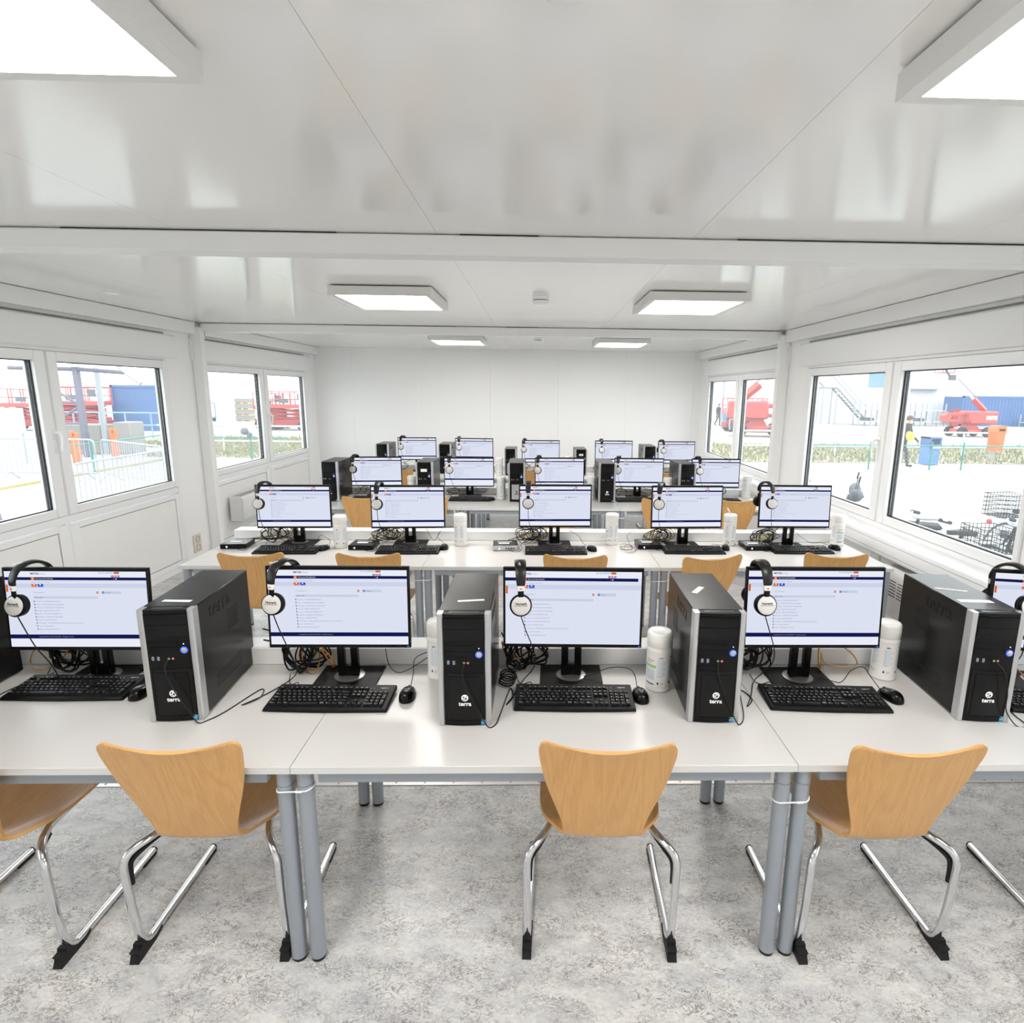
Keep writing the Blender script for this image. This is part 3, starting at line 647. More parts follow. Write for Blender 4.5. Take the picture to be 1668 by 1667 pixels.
# ------------------------------------------------------------------ tower computers
UP = lambda x, y, z: TR(x, y, z, 90)                       # lettering upright, facing -y
def globe(b, T, r, mat):                                   # round mark: a disc with dark land shapes
    b.lathe([(r, 0), (r * .9, .0006), (0, .0006)], 22, mat, T=T)
    for x, y, w, h in ((-.35, .25, .5, .45), (.25, -.2, .55, .6), (-.3, -.45, .35, .3), (.35, .5, .3, .25)):
        b.add([(r * (x - w / 2), r * (y - h / 3), .0009), (r * x, r * (y - h / 2), .0009), (r * (x + w / 2), r * (y - h / 5), .0009), (r * (x + w / 3), r * (y + h / 2), .0009), (r * (x - w / 4), r * (y + h / 2), .0009)], [(0, 1, 2, 3, 4)], mat + 1, T=T)
def make_tower(door='case', detail=True, front_label=False):
    t = thing('tower_computer', 'x', 'computer', (0, 0, 0), 0, 'black tower computers')
    b = MB(); b.box(-.0895, .0895, .03, .46, .006, .414, .003)
    for x in (-.06, .06):
        for y in (.06, .40): b.cyl((x, y, 0), (x, y, .0065), .012, 10)
    c = b.build('case', 'case', t)
    if detail:
        v = MB()
        for s in (-1, 1):
            for i in range(15):
                for j in range(11): 
                    y = .335 - i * .0062; z = .235 + j * .0075
                    v.add([(s * .08965, y, z), (s * .08965, y + .0036, z), (s * .08965, y + .0036, z + .0042), (s * .08965, y, z + .0042)], [(0, 1, 2, 3) if s > 0 else (3, 2, 1, 0)])
            for i in range(30):
                for j in range(5):
                    y = .34 - i * .0075; z = .062 + j * .011
                    v.add([(s * .08965, y, z), (s * .08965, y + .004, z), (s * .08965, y + .004, z + .005), (s * .08965, y, z + .005)], [(0, 1, 2, 3) if s > 0 else (3, 2, 1, 0)])
        v.build('side_vent', 'gray' if False else 'gap', c)
        for sx in (-1, 1): e = MB(); e.text('terra', .085, TR(sx * .0895, .20, .335, 90, 0, sx * 90), 0, .0012); e.build('raised_lettering', 'case', c)
    # bowed front panel
    F = lambda x: -.006 * (1 - (x / .072) ** 2)             # front face bow
    b = MB(); xs = [-.071 + .142 * i / 10 for i in range(11)]
    poly = [(x, F(x)) for x in xs] + [(.071, .031), (-.071, .031)]; b.prism(poly, .002, .398)
    poly2 = [(x, F(x) + .001) for x in xs] + [(.071, .034), (-.071, .034)]; b.prism(poly2, .4, .4125); b.prism([(x, F(x) + .004) for x in xs] + [(.071, .031), (-.071, .031)], .397, .401)
    fp = b.build('front_panel', 'blk', t)
    for s in (-1, 1):
        b = MB(); x0, x1 = sorted((s * .0712, s * .0905))
        poly = [(x0, .0), (x0 + .004, -.003), (x1 - .004, -.003), (x1, .001), (x1, .036), (x0, .036)]; b.prism(poly, .001, .4135); b.build('side_trim', 'silv', t)
    def slab(name, x0, x1, z0, z1, m, p, dy=.0015, par=None, th=.004):
        b = MB(); n = 8; X = [x0 + (x1 - x0) * i / n for i in range(n + 1)]
        b.prism([(x, F(x) - dy) for x in X] + [(x, F(x) - dy + th) for x in reversed(X)], z0, z1); return b.build(name, m, p)
    slab('bay_cover', -.069, .069, .3185, .358, 'case', fp); dr = slab('optical_drive', -.069, .069, .3615, .396, 'case', t, par=t)
    slab('drive_tray', -.060, .060, .3765, .392, 'blkg', fp, .0022, dr)
    slab('bay_cover', -.066, .032, .282, .300, 'blkg', fp); slab('bay_cover', -.066, .032, .2605, .279, 'blkg', fp)
    b = MB()
    for x in (-.054, -.035): b.box(x - .0035, x + .0035, F(x) - .0016, F(x) + .002, .2315, .2445); b.box(x - .0012, x + .0012, F(x) - .002, F(x), .2335, .2425, mat=1)
    for x, m in ((.0, 2), (.0135, 3)): b.lathe([(.0042, .0018), (.0024, .0022), (.0024, .001), (0, .001)], 12, m, T=TR(x, F(x), .238, 90))
    b.build('front_ports', ['silv', 'usb', 'green', 'pink'], fp)
    b = MB(); b.lathe([(.0125, 0), (.0125, .002), (.0095, .0024)], 24, 1, T=TR(.051, F(.051), .267, 90)); b.lathe([(.0095, .0024), (.008, .0034), (0, .0036)], 24, 0, T=TR(.051, F(.051), .267, 90))
    b.box(.0495, .0525, F(.051) - .0012, F(.051) + .002, .288, .291, mat=2); b.build('power_button', ['silv', 'led', 'ledw'], fp)
    slab('recess', -.062, .066, .021, .195, 'gap', fp, .0004); d = slab('air_door', -.052, .056, .027, .186, door, t, .004, t, .006)
    for x0, x1, z0, z1 in ((-.066, -.0625, .018, .198), (.0665, .070, .018, .198), (-.0625, .0665, .0165, .0205), (-.0625, .0665, .1955, .199)): slab('recess_rim', x0, x1, z0, z1, 'case', fp, .002)
    b = MB(); y = F(0) - .0042
    ink = 0 if door != 'silv' else 1
    globe(b, UP(.001, y, .109), .0125, ink); b.text('terra', .0215, UP(.001, y - .0003, .0800), ink, bold=.035); b.build('door_logo', ['print', 'blk', 'print'], d)
    b = MB(); x = .063; b.box(x - .0075, x + .0075, F(x) - .0021, F(x) + .002, .004, .0215); b.box(x - .0075, x + .0075, F(x) - .0023, F(x), .0185, .0216, mat=1)
    b.text('intel', .006, UP(x, F(x) - .0024, .0115), 2); b.build('processor_sticker', ['badge', 'lgreen', 'print'], fp)
    if front_label:
        b = MB(); b.quad(-.035, .03, .315, .345, F(0) - .0035); b.build('asset_label', 'paper', fp)
    b = MB(); b.box(-.052, .052, .008, .026, .4126, .4132, mat=0); b.build('top_badge', ['blkg'], t)
    return t
def top_label(t, x, y, w, d, rz):
    b = MB(); b.box(-w / 2, w / 2, -d / 2, d / 2, .4142, .4147); o = b.build('inventory_label', 'paper', t, (x, y, 0), (0, 0, R(rz))); return o
TW = [[(-2.20, 1.875, 0), (-1.262, 1.950, 4), (-.246, 1.917, 0), (.636, 1.932, -1.5), (1.620, 1.935, -4)],
      [(-2.165, 6.22, 0), (-1.185, 6.26, 0), (-.215, 6.26, 0), (.748, 6.27, 1), (1.606, 6.28, 1)],
      [(-2.160, 8.36, 0), (-1.30, 8.42, 0), (-.372, 8.30, 0), (.615, 8.32, 1), (1.590, 8.36, 0)]]
TWL = [['black tower computer cut off by the left edge of the photo', 'black tower computer between the first two front monitors, white strip on top',
        'black tower computer just left of the middle front monitor, seen square on', 'black tower computer right of the middle front monitor, beside a white tub', 'rightmost front tower computer with bright reflecting top and vented side'],
       ['black tower computer at the left end of the third desk row', 'tower computer with a white front label, second in the third desk row', 'tower computer with a pale lower door, middle of the third desk row', 'tower computer left of the fourth third-row monitor, dark lower door', 'black tower computer in front of the window wall, last in the third desk row'],
       ['small far tower computer leftmost in the back desk row', 'small far tower computer left of the second back-row monitor', 'low far tower computer with a pale lower door, middle of the back row', 'low far tower computer with a white front label, right of the middle back monitor', 'small far tower computer before the last monitor of the back row']]
P0 = make_tower(); P0['label'] = TWL[0][0]; P0.location = (*TW[0][0][:2], TZ + .0005)
P1 = make_tower('silv', False); P1.location = (*TW[1][2][:2], TZ + .0005); P1['label'] = TWL[1][2]
P2 = make_tower('case', False, True); P2.location = (*TW[1][1][:2], TZ + .0005); P2['label'] = TWL[1][1]
TOW = {(0, 0): P0, (1, 2): P1, (1, 1): P2}
for r in range(3):
    for k, (x, y, a) in enumerate(TW[r]):
        if (r, k) in TOW: continue
        src = P0
        if (r, k) == (2, 2): src = P1
        if (r, k) == (2, 3): src = P2
        TOW[r, k] = dup(src, (x, y, TZ + .0005), a, TWL[r][k])
        if r == 2 and k in (2, 3): TOW[r, k].scale = (.92, .92, .89)
KIDS.pop(P0.name, None)
top_label(TOW[0, 1], .0, .085, .10, .02, -6); top_label(TOW[0, 2], .012, .13, .095, .016, 9); top_label(TOW[0, 3], -.022, .24, .085, .022, 58)
top_label(TOW[0, 4], -.01, .12, .12, .03, 0); top_label(TOW[0, 4], -.02, .25, .11, .012, -18)

# ------------------------------------------------------------------ mini computers of the second row
def make_mini(ports=False):
    t = thing('mini_computer', 'x', 'computer', (0, 0, 0), 0, 'mini computers on the second desk row')
    b = MB(); b.box(-.091, .091, .004, .182, .003, .036, .003); c = b.build('case', 'case', t)
    b = MB(); b.box(-.0905, .0905, 0, .006, .002, .0365, .0015)
    b.build('front_panel', 'silv' if ports else 'blk', t)
    b = MB(); b.lathe([(.006, .0), (.006, .002), (0, .0024)], 14, 0, T=TR(-.045, 0, .017, 90))
    for i in range(4): b.box(.0 + i * .018, .011 + i * .018, -.0006, .002, .012, .021, mat=1)
    b.build('front_buttons', ['ledw', 'gap'], t)
    b = MB(); b.box(-.05, .03, .07, .105, .0361, .0364); b.box(-.06, .05, .125, .135, .0361, .0364); b.build('top_label', 'paper', c)
    return t
MC = [(-2.215, 4.275, 6, 'slim black mini computer at the left end of the second desk row, in daylight'), (-1.287, 4.258, -1, 'slim black mini computer left of the second keyboard of the second desk row'), (-.228, 4.262, 4, 'slim mini computer turned with its silver port side out, white labels on top'),
      (.853, 4.318, 0, 'slim black mini computer beside the loose cable loops on the second row'), (1.662, 4.298, 0, 'slim black mini computer touching the last second-row keyboard near the window')]
m0 = make_mini(); m0.location = (MC[0][0], MC[0][1], TZ + .0005); m0.rotation_euler.z = R(MC[0][2]); m0['label'] = MC[0][3]
m1 = make_mini(True)
for i, (x, y, a, l) in enumerate(MC):
    if i == 2: m1.location = (x, y, TZ + .0005); m1.rotation_euler.z = R(a); m1['label'] = l
    elif i: dup(m0, (x, y, TZ + .0005), a, l)

# ------------------------------------------------------------------ keyboards and mice
def make_keyboard():
    t = thing('keyboard', 'x', 'keyboard', (0, 0, 0), 0, 'black full-size keyboards')
    zt = lambda y: .013 + .013 * y / .165
    b = MB(); st = [(.0, .003, .007), (.004, .0, .0125), (.020, 0, .0145), (.10, .0072, .0207), (.164, .0085, .0262), (.167, .011, .024)]
    xs = [-.225, -.222, -.12, 0, .12, .222, .225]; vs = []
    for y, z0, z1 in st:
        for x in xs:
            e = .0 if abs(x) < .224 else .004; vs.append((x, y - (.004 * math.cos(x * 10) if y < .01 else 0), z1 - e))
    nb = len(vs)
    for y, z0, z1 in st:
        for x in xs: vs.append((x, y - (.004 * math.cos(x * 10) if y < .01 else 0), z0))
    c = len(xs); fs = []
    for i in range(len(st) - 1):
        for j in range(c - 1):
            fs.append((i * c + j, i * c + j + 1, (i + 1) * c + j + 1, (i + 1) * c + j)); fs.append((nb + i * c + j, nb + (i + 1) * c + j, nb + (i + 1) * c + j + 1, nb + i * c + j + 1))
        for j, rv in ((0, 0), (c - 1, 1)):
            q = (i * c + j, (i + 1) * c + j, nb + (i + 1) * c + j, nb + i * c + j); fs.append(q[::-1] if rv else q)
    for j in range(c - 1): fs.append((j, nb + j, nb + j + 1, j + 1)); k = (len(st) - 1) * c; fs.append((k + j, k + j + 1, nb + k + j + 1, nb + k + j))
    b.add(vs, fs); [b.box(x - .012, x + .012, .145, .155, 0, .012) for x in (-.19, .19)]; kb = b.build('keyboard_base', 'blk', t)
    b = MB(); g = MB(); p = .0187
    def key(x, y, w=1., h=1., leg=None):
        x0, x1, y0, y1 = x + .001, x + p * w - .001, y + .001, y + p * h - .001; z = zt((y0 + y1) / 2); i = .0024
        b.add([(x0, y0, z), (x1, y0, z), (x1, y1, z), (x0, y1, z), (x0 + i, y0 + i * .7, z + .0065), (x1 - i, y0 + i * .7, z + .0065), (x1 - i, y1 - i * 1.2, z + .0068), (x0 + i, y1 - i * 1.2, z + .0068)], [(4, 5, 6, 7), (0, 1, 5, 4), (1, 2, 6, 5), (2, 3, 7, 6), (3, 0, 4, 7)])
        if leg: g.text(leg, .0062, TR(x0 + .0032, y1 - .0092, z + .0071, 4.5), align='LEFT')
    X0 = -.213; yr = [.022 + p * i for i in range(5)]
    rows = [(4, 0, [(c, 1) for c in '^1234567890'] + [('ss', 1), ("'", 1), ('<--', 2)]), (3, 0, [('Tab', 1.5)] + [(c, 1) for c in 'QWERTZUIOPU+'] + [('', 1.5)]),
            (2, 0, [('Caps', 1.75)] + [(c, 1) for c in 'ASDFGHJKLOA#'] + [('Ent', 1.25)]), (1, 0, [('Sh', 1.25)] + [(c, 1) for c in '<YXCVBNM,.-'] + [('Sh', 2.75)]),
            (0, 0, [('Strg', 1.5), ('#', 1.25), ('Alt', 1.25), ('', 5.75), ('AltGr', 1.25), ('#', 1.25), ('=', 1.25), ('Strg', 1.5)])]
    for r, off, ks in rows:
        x = X0
        for s, w in ks: key(x, yr[r], w, 1, s); x += p * w
    yf = .126
    for x, s in ((0, 'Esc'), (2, 'F1'), (3, 'F2'), (4, 'F3'), (5, 'F4'), (6.5, 'F5'), (7.5, 'F6'), (8.5, 'F7'), (9.5, 'F8'), (11, 'F9'), (12, 'F10'), (13, 'F11'), (14, 'F12')): key(X0 + p * x, yf, 1, .85, s)
    xn = X0 + p * 15.25
    for i, s in enumerate(('Dr', 'Rol', 'Pau')): key(xn + i * p, yf, 1, .85, s)
    for r, ss in ((4, ('Einf', 'P1', 'B+')), (3, ('Entf', 'End', 'B-'))):
        for i, s in enumerate(ss): key(xn + i * p, yr[r], 1, 1, s)
    key(xn + p, yr[1], 1, 1, '^')
    for i in range(3): key(xn + i * p, yr[0], 1, 1, '<v>'[i])
    xk = xn + 3.25 * p
    for r, s in ((4, 'N/x-'), (3, '789'), (2, '456'), (1, '123')):
        for i, c_ in enumerate(s): key(xk + i * p, yr[r], 1, 1, c_)
    key(xk + 3 * p, yr[2], 1, 2, '+'); key(xk + 3 * p, yr[0], 1, 2, 'Ent'); key(xk, yr[0], 2, 1, '0'); key(xk + 2 * p, yr[0], 1, 1, ',')
    ko = b.build('keys', 'key', t); go = g.build('key_lettering', 'print', ko)
    b = MB(); b.text('logitech', .0095, TR(.185, .138, zt(.14) + .0012, 4.5)); 
    for i in range(3): b.box(.115 + i * .014, .117 + i * .014, .138, .140, zt(.14) + .0002, zt(.14) + .0012)
    b.build('brand_lettering', 'print', kb)
    b = MB(); b.tube(smooth([(-.16, .164, .012), (-.17, .19, .02), (-.20, .20, .006), (-.22, .225, .006), (-.23, .26, .02)], 5), .0018, 6); b.build('keyboard_cord', 'cable', t)
    return t
KB = [[(-1.772, 2.085, 0), (-.768, 2.000, -1), (.146, 2.002, -1), (1.100, 1.995, -3), (2.0, 1.955, -9)],
      [(-1.797, 4.135, 0), (-.930, 4.148, 1), (.143, 4.152, 1), (1.163, 4.185, 0), (1.980, 4.205, 1)],
      [(-1.75, 6.26, 0), (-.717, 6.262, 0), (.20, 6.27, 0), (1.09, 6.28, 2), (2.0, 6.30, 0)]]
K0 = make_keyboard(); first = True
for r in range(3):
    for k, (x, y, a) in enumerate(KB[r]):
        lab = 'black keyboard, %s in the %s' % (ORD5[k], RN[r])
        if first: K0.location = (x, y, TZ + .0005); K0['label'] = lab; first = False
        else: dup(K0, (x, y, TZ + .0005), a, lab)
def mouse_body():
    b = MB(); n = 18; L, W, H = .055, .030, .036; vs = []; fs = []; rings = 8
    for i in range(rings + 1):
        f = i / rings; 
        for j in range(n):
            a = 2 * PI * j / n; s = math.cos(f * PI / 2) ** .55 if i < rings else 0
            x = math.copysign(abs(math.cos(a)) ** .8, math.cos(a)) * W * s * (1 - .10 * math.sin(a)); y = math.copysign(abs(math.sin(a)) ** .85, math.sin(a)) * L * s
            vs.append((x, y, .002 + H * math.sin(f * PI / 2) * (1 - .22 * (y / L)) * .95 if i else .002))
    for i in range(rings):
        for j in range(n): fs.append((i * n + j, i * n + (j + 1) % n, (i + 1) * n + (j + 1) % n, (i + 1) * n + j))
    fs.append(tuple(range(n))[::-1]); b.add(vs, fs); return b
MS = [[(-1.506, 2.135, 0, 0), (-.490, 2.115, 0, 1), (.403, 2.105, 4, 2), (1.378, 2.100, 14, 3)],
      [(-1.556, 4.27, -20, 4), (-.685, 4.318, 0, 5), (.409, 4.292, 25, 6), (1.428, 4.34, -10, 7), (2.270, 4.358, 15, 8)], [(-.486, 6.335, -30, 9)]]
MC_ = [  # cord, relative to the mouse: out of the nose, up and away behind the monitor
    [(0, .052, .012), (-.02, .10, .03), (-.08, .16, .02), (-.14, .21, .01)],
    [(0, .052, .012), (.003, .10, .05), (.0, .155, .085), (.05, .185, .10), (.045, .19, .075), (-.06, .175, .015), (-.115, .20, .03), (-.135, .22, .10)],
    [(0, .052, .012), (0, .10, .045), (-.03, .14, .055), (-.10, .155, .05), (-.19, .155, .015), (-.24, .19, .006), (-.27, .24, .05)],
    [(0, .052, .012), (-.012, .09, .045), (-.05, .12, .072), (-.10, .115, .06), (-.14, .10, .02), (-.16, .13, .004), (-.25, .17, .02)],
    [(0, .052, .012), (-.02, .09, .05), (-.06, .12, .08), (-.10, .16, .04), (-.14, .2, .01)],
    [(0, .052, .012), (-.03, .09, .03), (-.07, .12, .06), (-.05, .15, .10), (-.10, .13, .03), (-.16, .17, .11)],
    [(0, .052, .012), (-.03, .08, .04), (-.09, .12, .08), (-.16, .17, .11)], [(0, .052, .012), (.02, .075, .04), (.05, .08, .03), (.02, .09, .01), (-.07, .12, .008)],
    [(0, .052, .012), (-.04, .09, .03), (-.13, .12, .02), (-.2, .12, .06), (-.26, .17, .11)], [(0, .052, .012), (-.05, .1, .02), (-.12, .15, .02), (-.18, .2, .05)]]
def wheel_mb():
    b = MB(); b.lathe([(.006, -.003), (.008, -.002), (.008, .002), (.006, .003)], 14, T=TR(0, .032, .0245, 0, 90)); return b
mb_, wb_ = mouse_body().build('mouse_shell', 'blkg'), wheel_mb().build('scroll_wheel', 'rub')
md, wd = mb_.data, wb_.data; bpy.data.objects.remove(mb_); bpy.data.objects.remove(wb_)
for r in range(3):
    for k, (x, y, a, ci) in enumerate(MS[r]):
        t = thing('computer_mouse', 'black computer mouse beside the %s keyboard of the %s' % (ORD5[k] if r < 2 else 'second from the left', RN[r]), 'mouse', (x, y, TZ + .0005), a, 'black computer mice')
        for d, n_ in ((md, 'mouse_shell'), (wd, 'scroll_wheel')): o = bpy.data.objects.new(n_, d); COL.objects.link(o); o.parent = t
        b = MB(); b.text('logitech', .0062, TR(0, -.008, .0372, -3)); b.build('brand_lettering', 'print', t) if r == 0 else None
        b = MB(); b.tube(smooth([Euler((0, 0, -R(a))).to_matrix() @ Vector(p) if i > 1 else p for i, p in enumerate(MC_[ci])], 7), .0017, 6); b.build('mouse_cord', 'cable', t)

# ------------------------------------------------------------------ wipe tubs
def make_tub():
    t = thing('wipes_tub', 'x', 'tub', (0, 0, 0), 0, 'white plastic tubs of wipes')
    b = MB(); r = .050
    b.lathe([(.0, .0), (.046, .0), (.0495, .004), (r, .010), (.0478, .016), (.0485, .02), (.0485, .160), (.0497, .165), (.0497, .170), (.0480, .176), (.0465, .182), (.0465, .190), (0, .190)], 36); bo = b.build('tub_body', 'tub', t)
    b = MB(); b.lathe([(.0488, .1835), (.0500, .186), (.0500, .228), (.0485, .236), (.0455, .2405), (.041, .2425), (.039, .2415), (0, .2415)], 36); b.lathe([(.0502, .2065), (.0505, .208), (.0502, .2095)], 36)
    b.build('tub_lid', 'lid', t)
    b = MB()
    def patch(a0, a1, z0, z1, m, rr=.04875):
        b.lathe([(rr, z0), (rr, z1)], max(2, int(abs(a1 - a0) / 8)), m, a0=R(a0), a1=R(a1))
    patch(0, 360, .024, .156, 5, .04868)
    for c in (-125, -65, 55, 115, 170):                       # printed columns: heading, then lines of small print
        patch(c - 12, c + 8, .142, .147, 1)
        for i in range(13): patch(c - 20, c + (18 if i % 4 else 8), .064 + i * .0058, .0672 + i * .0058, 0)
        patch(c - 18, c - 10, .034, .044, 1 if c % 2 else 2); patch(c - 2, c + 12, .034, .036, 3); patch(c - 2, c + 12, .040, .042, 3)
    patch(-30, 30, .102, .113, 2); patch(4, 26, .098, .102, 4); patch(-26, 22, .030, .036, 1); patch(-22, 22, .128, .133, 3); patch(-22, 10, .120, .123, 3)
    for i in range(7): patch(-26, 26, .052 + i * .006, .0552 + i * .006, 0)
    b.build('label_print', ['lblue', 'dblue', 'lgreen', 'gray', 'lred', 'tub'], bo)
    return t
TB = [(-.395, 2.295, 20, 'white wipes tub half hidden behind the middle front tower computer'), (.488, 2.192, 215, 'white wipes tub standing between the middle front monitor and a tower'), (1.452, 2.285, 20, 'white wipes tub in front of the vented side of the rightmost front tower'),
      (-1.456, 4.345, 30, 'white wipes tub right of the first second-row monitor'), (-.578, 4.43, 120, 'white wipes tub right of the second second-row monitor'), (.58, 4.485, 200, 'white wipes tub right of the middle second-row monitor'), (1.500, 4.485, 60, 'white wipes tub with its flip lid open, second desk row'), (2.36, 4.50, 268, 'white wipes tub with a green and red mark, by the big window'),
      (-1.36, 6.47, 0, 'white wipes tub behind the white-labelled tower of the third row'), (-.390, 6.42, 40, 'white wipes tub left of the middle third-row tower'), (.600, 6.50, 0, 'white wipes tub half behind the fourth third-row tower'), (1.44, 6.48, 0, 'white wipes tub left of the last third-row tower'), (2.387, 6.66, 0, 'white wipes tub at the trunking end of the third desk row'),
      (-.53, 8.34, 0, 'small far white wipes tub in the back desk row near the middle'), (.45, 8.62, 0, 'far white wipes tub, only its lid showing above a third-row monitor')]
tb0 = make_tub(); tb0.location = (*TB[0][:2], TZ + .0005); tb0.rotation_euler.z = R(TB[0][2]); tb0['label'] = TB[0][3]; TBO = [tb0]
for x, y, a, l in TB[1:]: TBO.append(dup(tb0, (x, y, TZ + .0005), a, l))
b = MB(); b.lathe([(.0, 0), (.030, 0), (.032, .004), (.028, .007), (0, .007)], 24, T=TR(-.02, .012, .262, 62, 0, 20)); b.build('flip_cap', 'lid', TBO[6])
# ------------------------------------------------------------------ headphones hung over the monitors
def strap(b, path, ws, t, mat=0, n=10):
    P = [Vector(p) for p in path]; k = len(P); vs = []; fs = []
    for i in range(k):
        d = (P[min(i + 1, k - 1)] - P[max(i - 1, 0)]).normalized(); nn = Vector((0, -d.z, d.y))
        for j in range(n):
            a = 2 * PI * (j + .5) / n; ca, sa = math.cos(a), math.sin(a)
            vs.append(P[i] + Vector((ws[i] / 2 * math.copysign(abs(ca) ** .5, ca), 0, 0)) + nn * (t / 2 * math.copysign(abs(sa) ** .6, sa)))
    for i in range(k - 1):
        for j in range(n): fs.append((i * n + j, i * n + (j + 1) % n, (i + 1) * n + (j + 1) % n, (i + 1) * n + j))
    fs += [tuple(range(n))[::-1], tuple((k - 1) * n + j for j in range(n))]; b.add(vs, fs, mat)
CUPZ = -.137
def make_headphones(lettered=True, sw=0):
    t = thing('headphones', 'x', 'headphones', (0, 0, 0), 0, 'headphones hung on the monitors')
    b = MB(); pth = smooth([(0, -.066, -.062), (0, -.066, -.040), (0, -.052, -.008), (0, -.026, .011), (0, .0, .0165), (0, .026, .011), (0, .052, -.008), (0, .066, -.040), (0, .066, -.062)], 3)
    k = len(pth); ws = [.026 + .020 * math.sin(PI * i / (k - 1)) ** .7 for i in range(k)]; strap(b, pth, ws, .013); hb = b.build('headband', 'pad', t)
    if lettered:
        b = MB(); b.text('Numark', .017, TR(0, -.0325, .0175, 28, 0, 90), 0); b.build('band_lettering', 'print', hb)
    for s in (-1, 1):
        y = s * .066
        b = MB(); strap(b, [(0, y, -.058), (0, y, -.068), (0, y * 1.0, -.078)], [.030, .030, .026], .016); sl = b.build('slider', 'hpwhite', t)
        b = MB(); b.box(-.0045, .0045, y + s * .0078, y + s * .0088, -.071, -.067); b.build('slider_mark', 'lred', sl)
        b = MB(); strap(b, smooth([(0, y, -.075), (0, y * 1.02, -.095), (0, y * 1.02, -.115), (0, y * 1.02, -.128)], 2), [.023] * 7, .009); ar = b.build('arm', 'blk', t)
        T = TR(0, y, CUPZ, 0, 0, sw) @ TR(0, 0, 0, 90 if s < 0 else -90) @ TR(0, 0, 0, -12 if s < 0 else 12, 0, 0)       # +z outwards
        b = MB(); b.lathe([(.0, -.010), (.040, -.010), (.0425, -.005), (.0425, .004), (.039, .009), (.034, .010), (0, .010)], 30, T=T); cu = b.build('ear_cup', 'blk', t)
        b = MB(); b.lathe([(.0365, .0102), (.0355, .0118), (.030, .0135), (.02, .0145), (0, .015)], 30, T=T); cp = b.build('ear_cap', 'hpsil', cu)
        b = MB(); b.lathe([(.020, -.0102), (.034, -.0102), (.041, -.0125), (.041, -.016), (.034, -.019), (.022, -.018), (.018, -.014)], 26, T=T); b.build('ear_cushion', 'pad', cu)
        if lettered and s < 0:
            b = MB(); b.text('Numark', .0125, T @ TR(0, .0035, .0150), 0, bold=.03); b.box(-.025, .025, -.001, .0005, .0146, .0151, mat=0, T=T); b.text('HF125', .0062, T @ TR(.0, -.0225, .0138), 1); b.build('cap_lettering', ['blk', 'lred'], cu)
    return t
HX = [[(-.168, -23), (-.204, -23), (-.207, 4), (-.214, 3), (-.200, 30)], [(-.205, -22), (-.207, -4), (-.203, 0), (-.20, -22), (-.222, 26)], [(-.22, -10), (-.21, 3), (-.228, -12), (-.226, -14), (-.20, 6)], [(-.20, -18), (-.215, 3), (-.232, -10), (-.185, 4), (-.22, 18)]]
HPR = {}; HPO = {}
def cord(parent, T, pts, r=.0021, k=6):
    b = MB(); b.tube(smooth(pts, k), r, 6); o = b.build('headphone_cord', 'cable', parent); o.matrix_parent_inverse = T.inverted(); return o
cords = []
for r in range(4):
    for k in range(5):
        t_, x, y, a, zt, ti = MONO[r * 5 + k]; hx, hr = HX[r][k]; ca, sa = math.cos(R(a)), math.sin(R(a))
        loc = (x + hx * ca - .009 * sa, y + hx * sa + .009 * ca + .1625 * 2 * math.sin(R(ti)) * .5, zt + .0045)
        lab = 'black and silver headphones on the %s monitor of the %s' % (ORD5[k], RN[r]); sw = 18 if hr < -17 else (-20 if hr > 17 else 0); key = (r > 0, sw)
        if key not in HPR: HPR[key] = h = make_headphones(r == 0, sw); h.location = loc; h.rotation_euler.z = R(hr); h['label'] = lab; KIDS[h.name] = [(c, kids(c)) for c in kids(h)]
        else: h = dup(HPR[key], loc, hr, lab)
        HPO[r, k] = (h, Matrix.Translation(loc) @ Euler((0, 0, R(hr))).to_matrix().to_4x4())
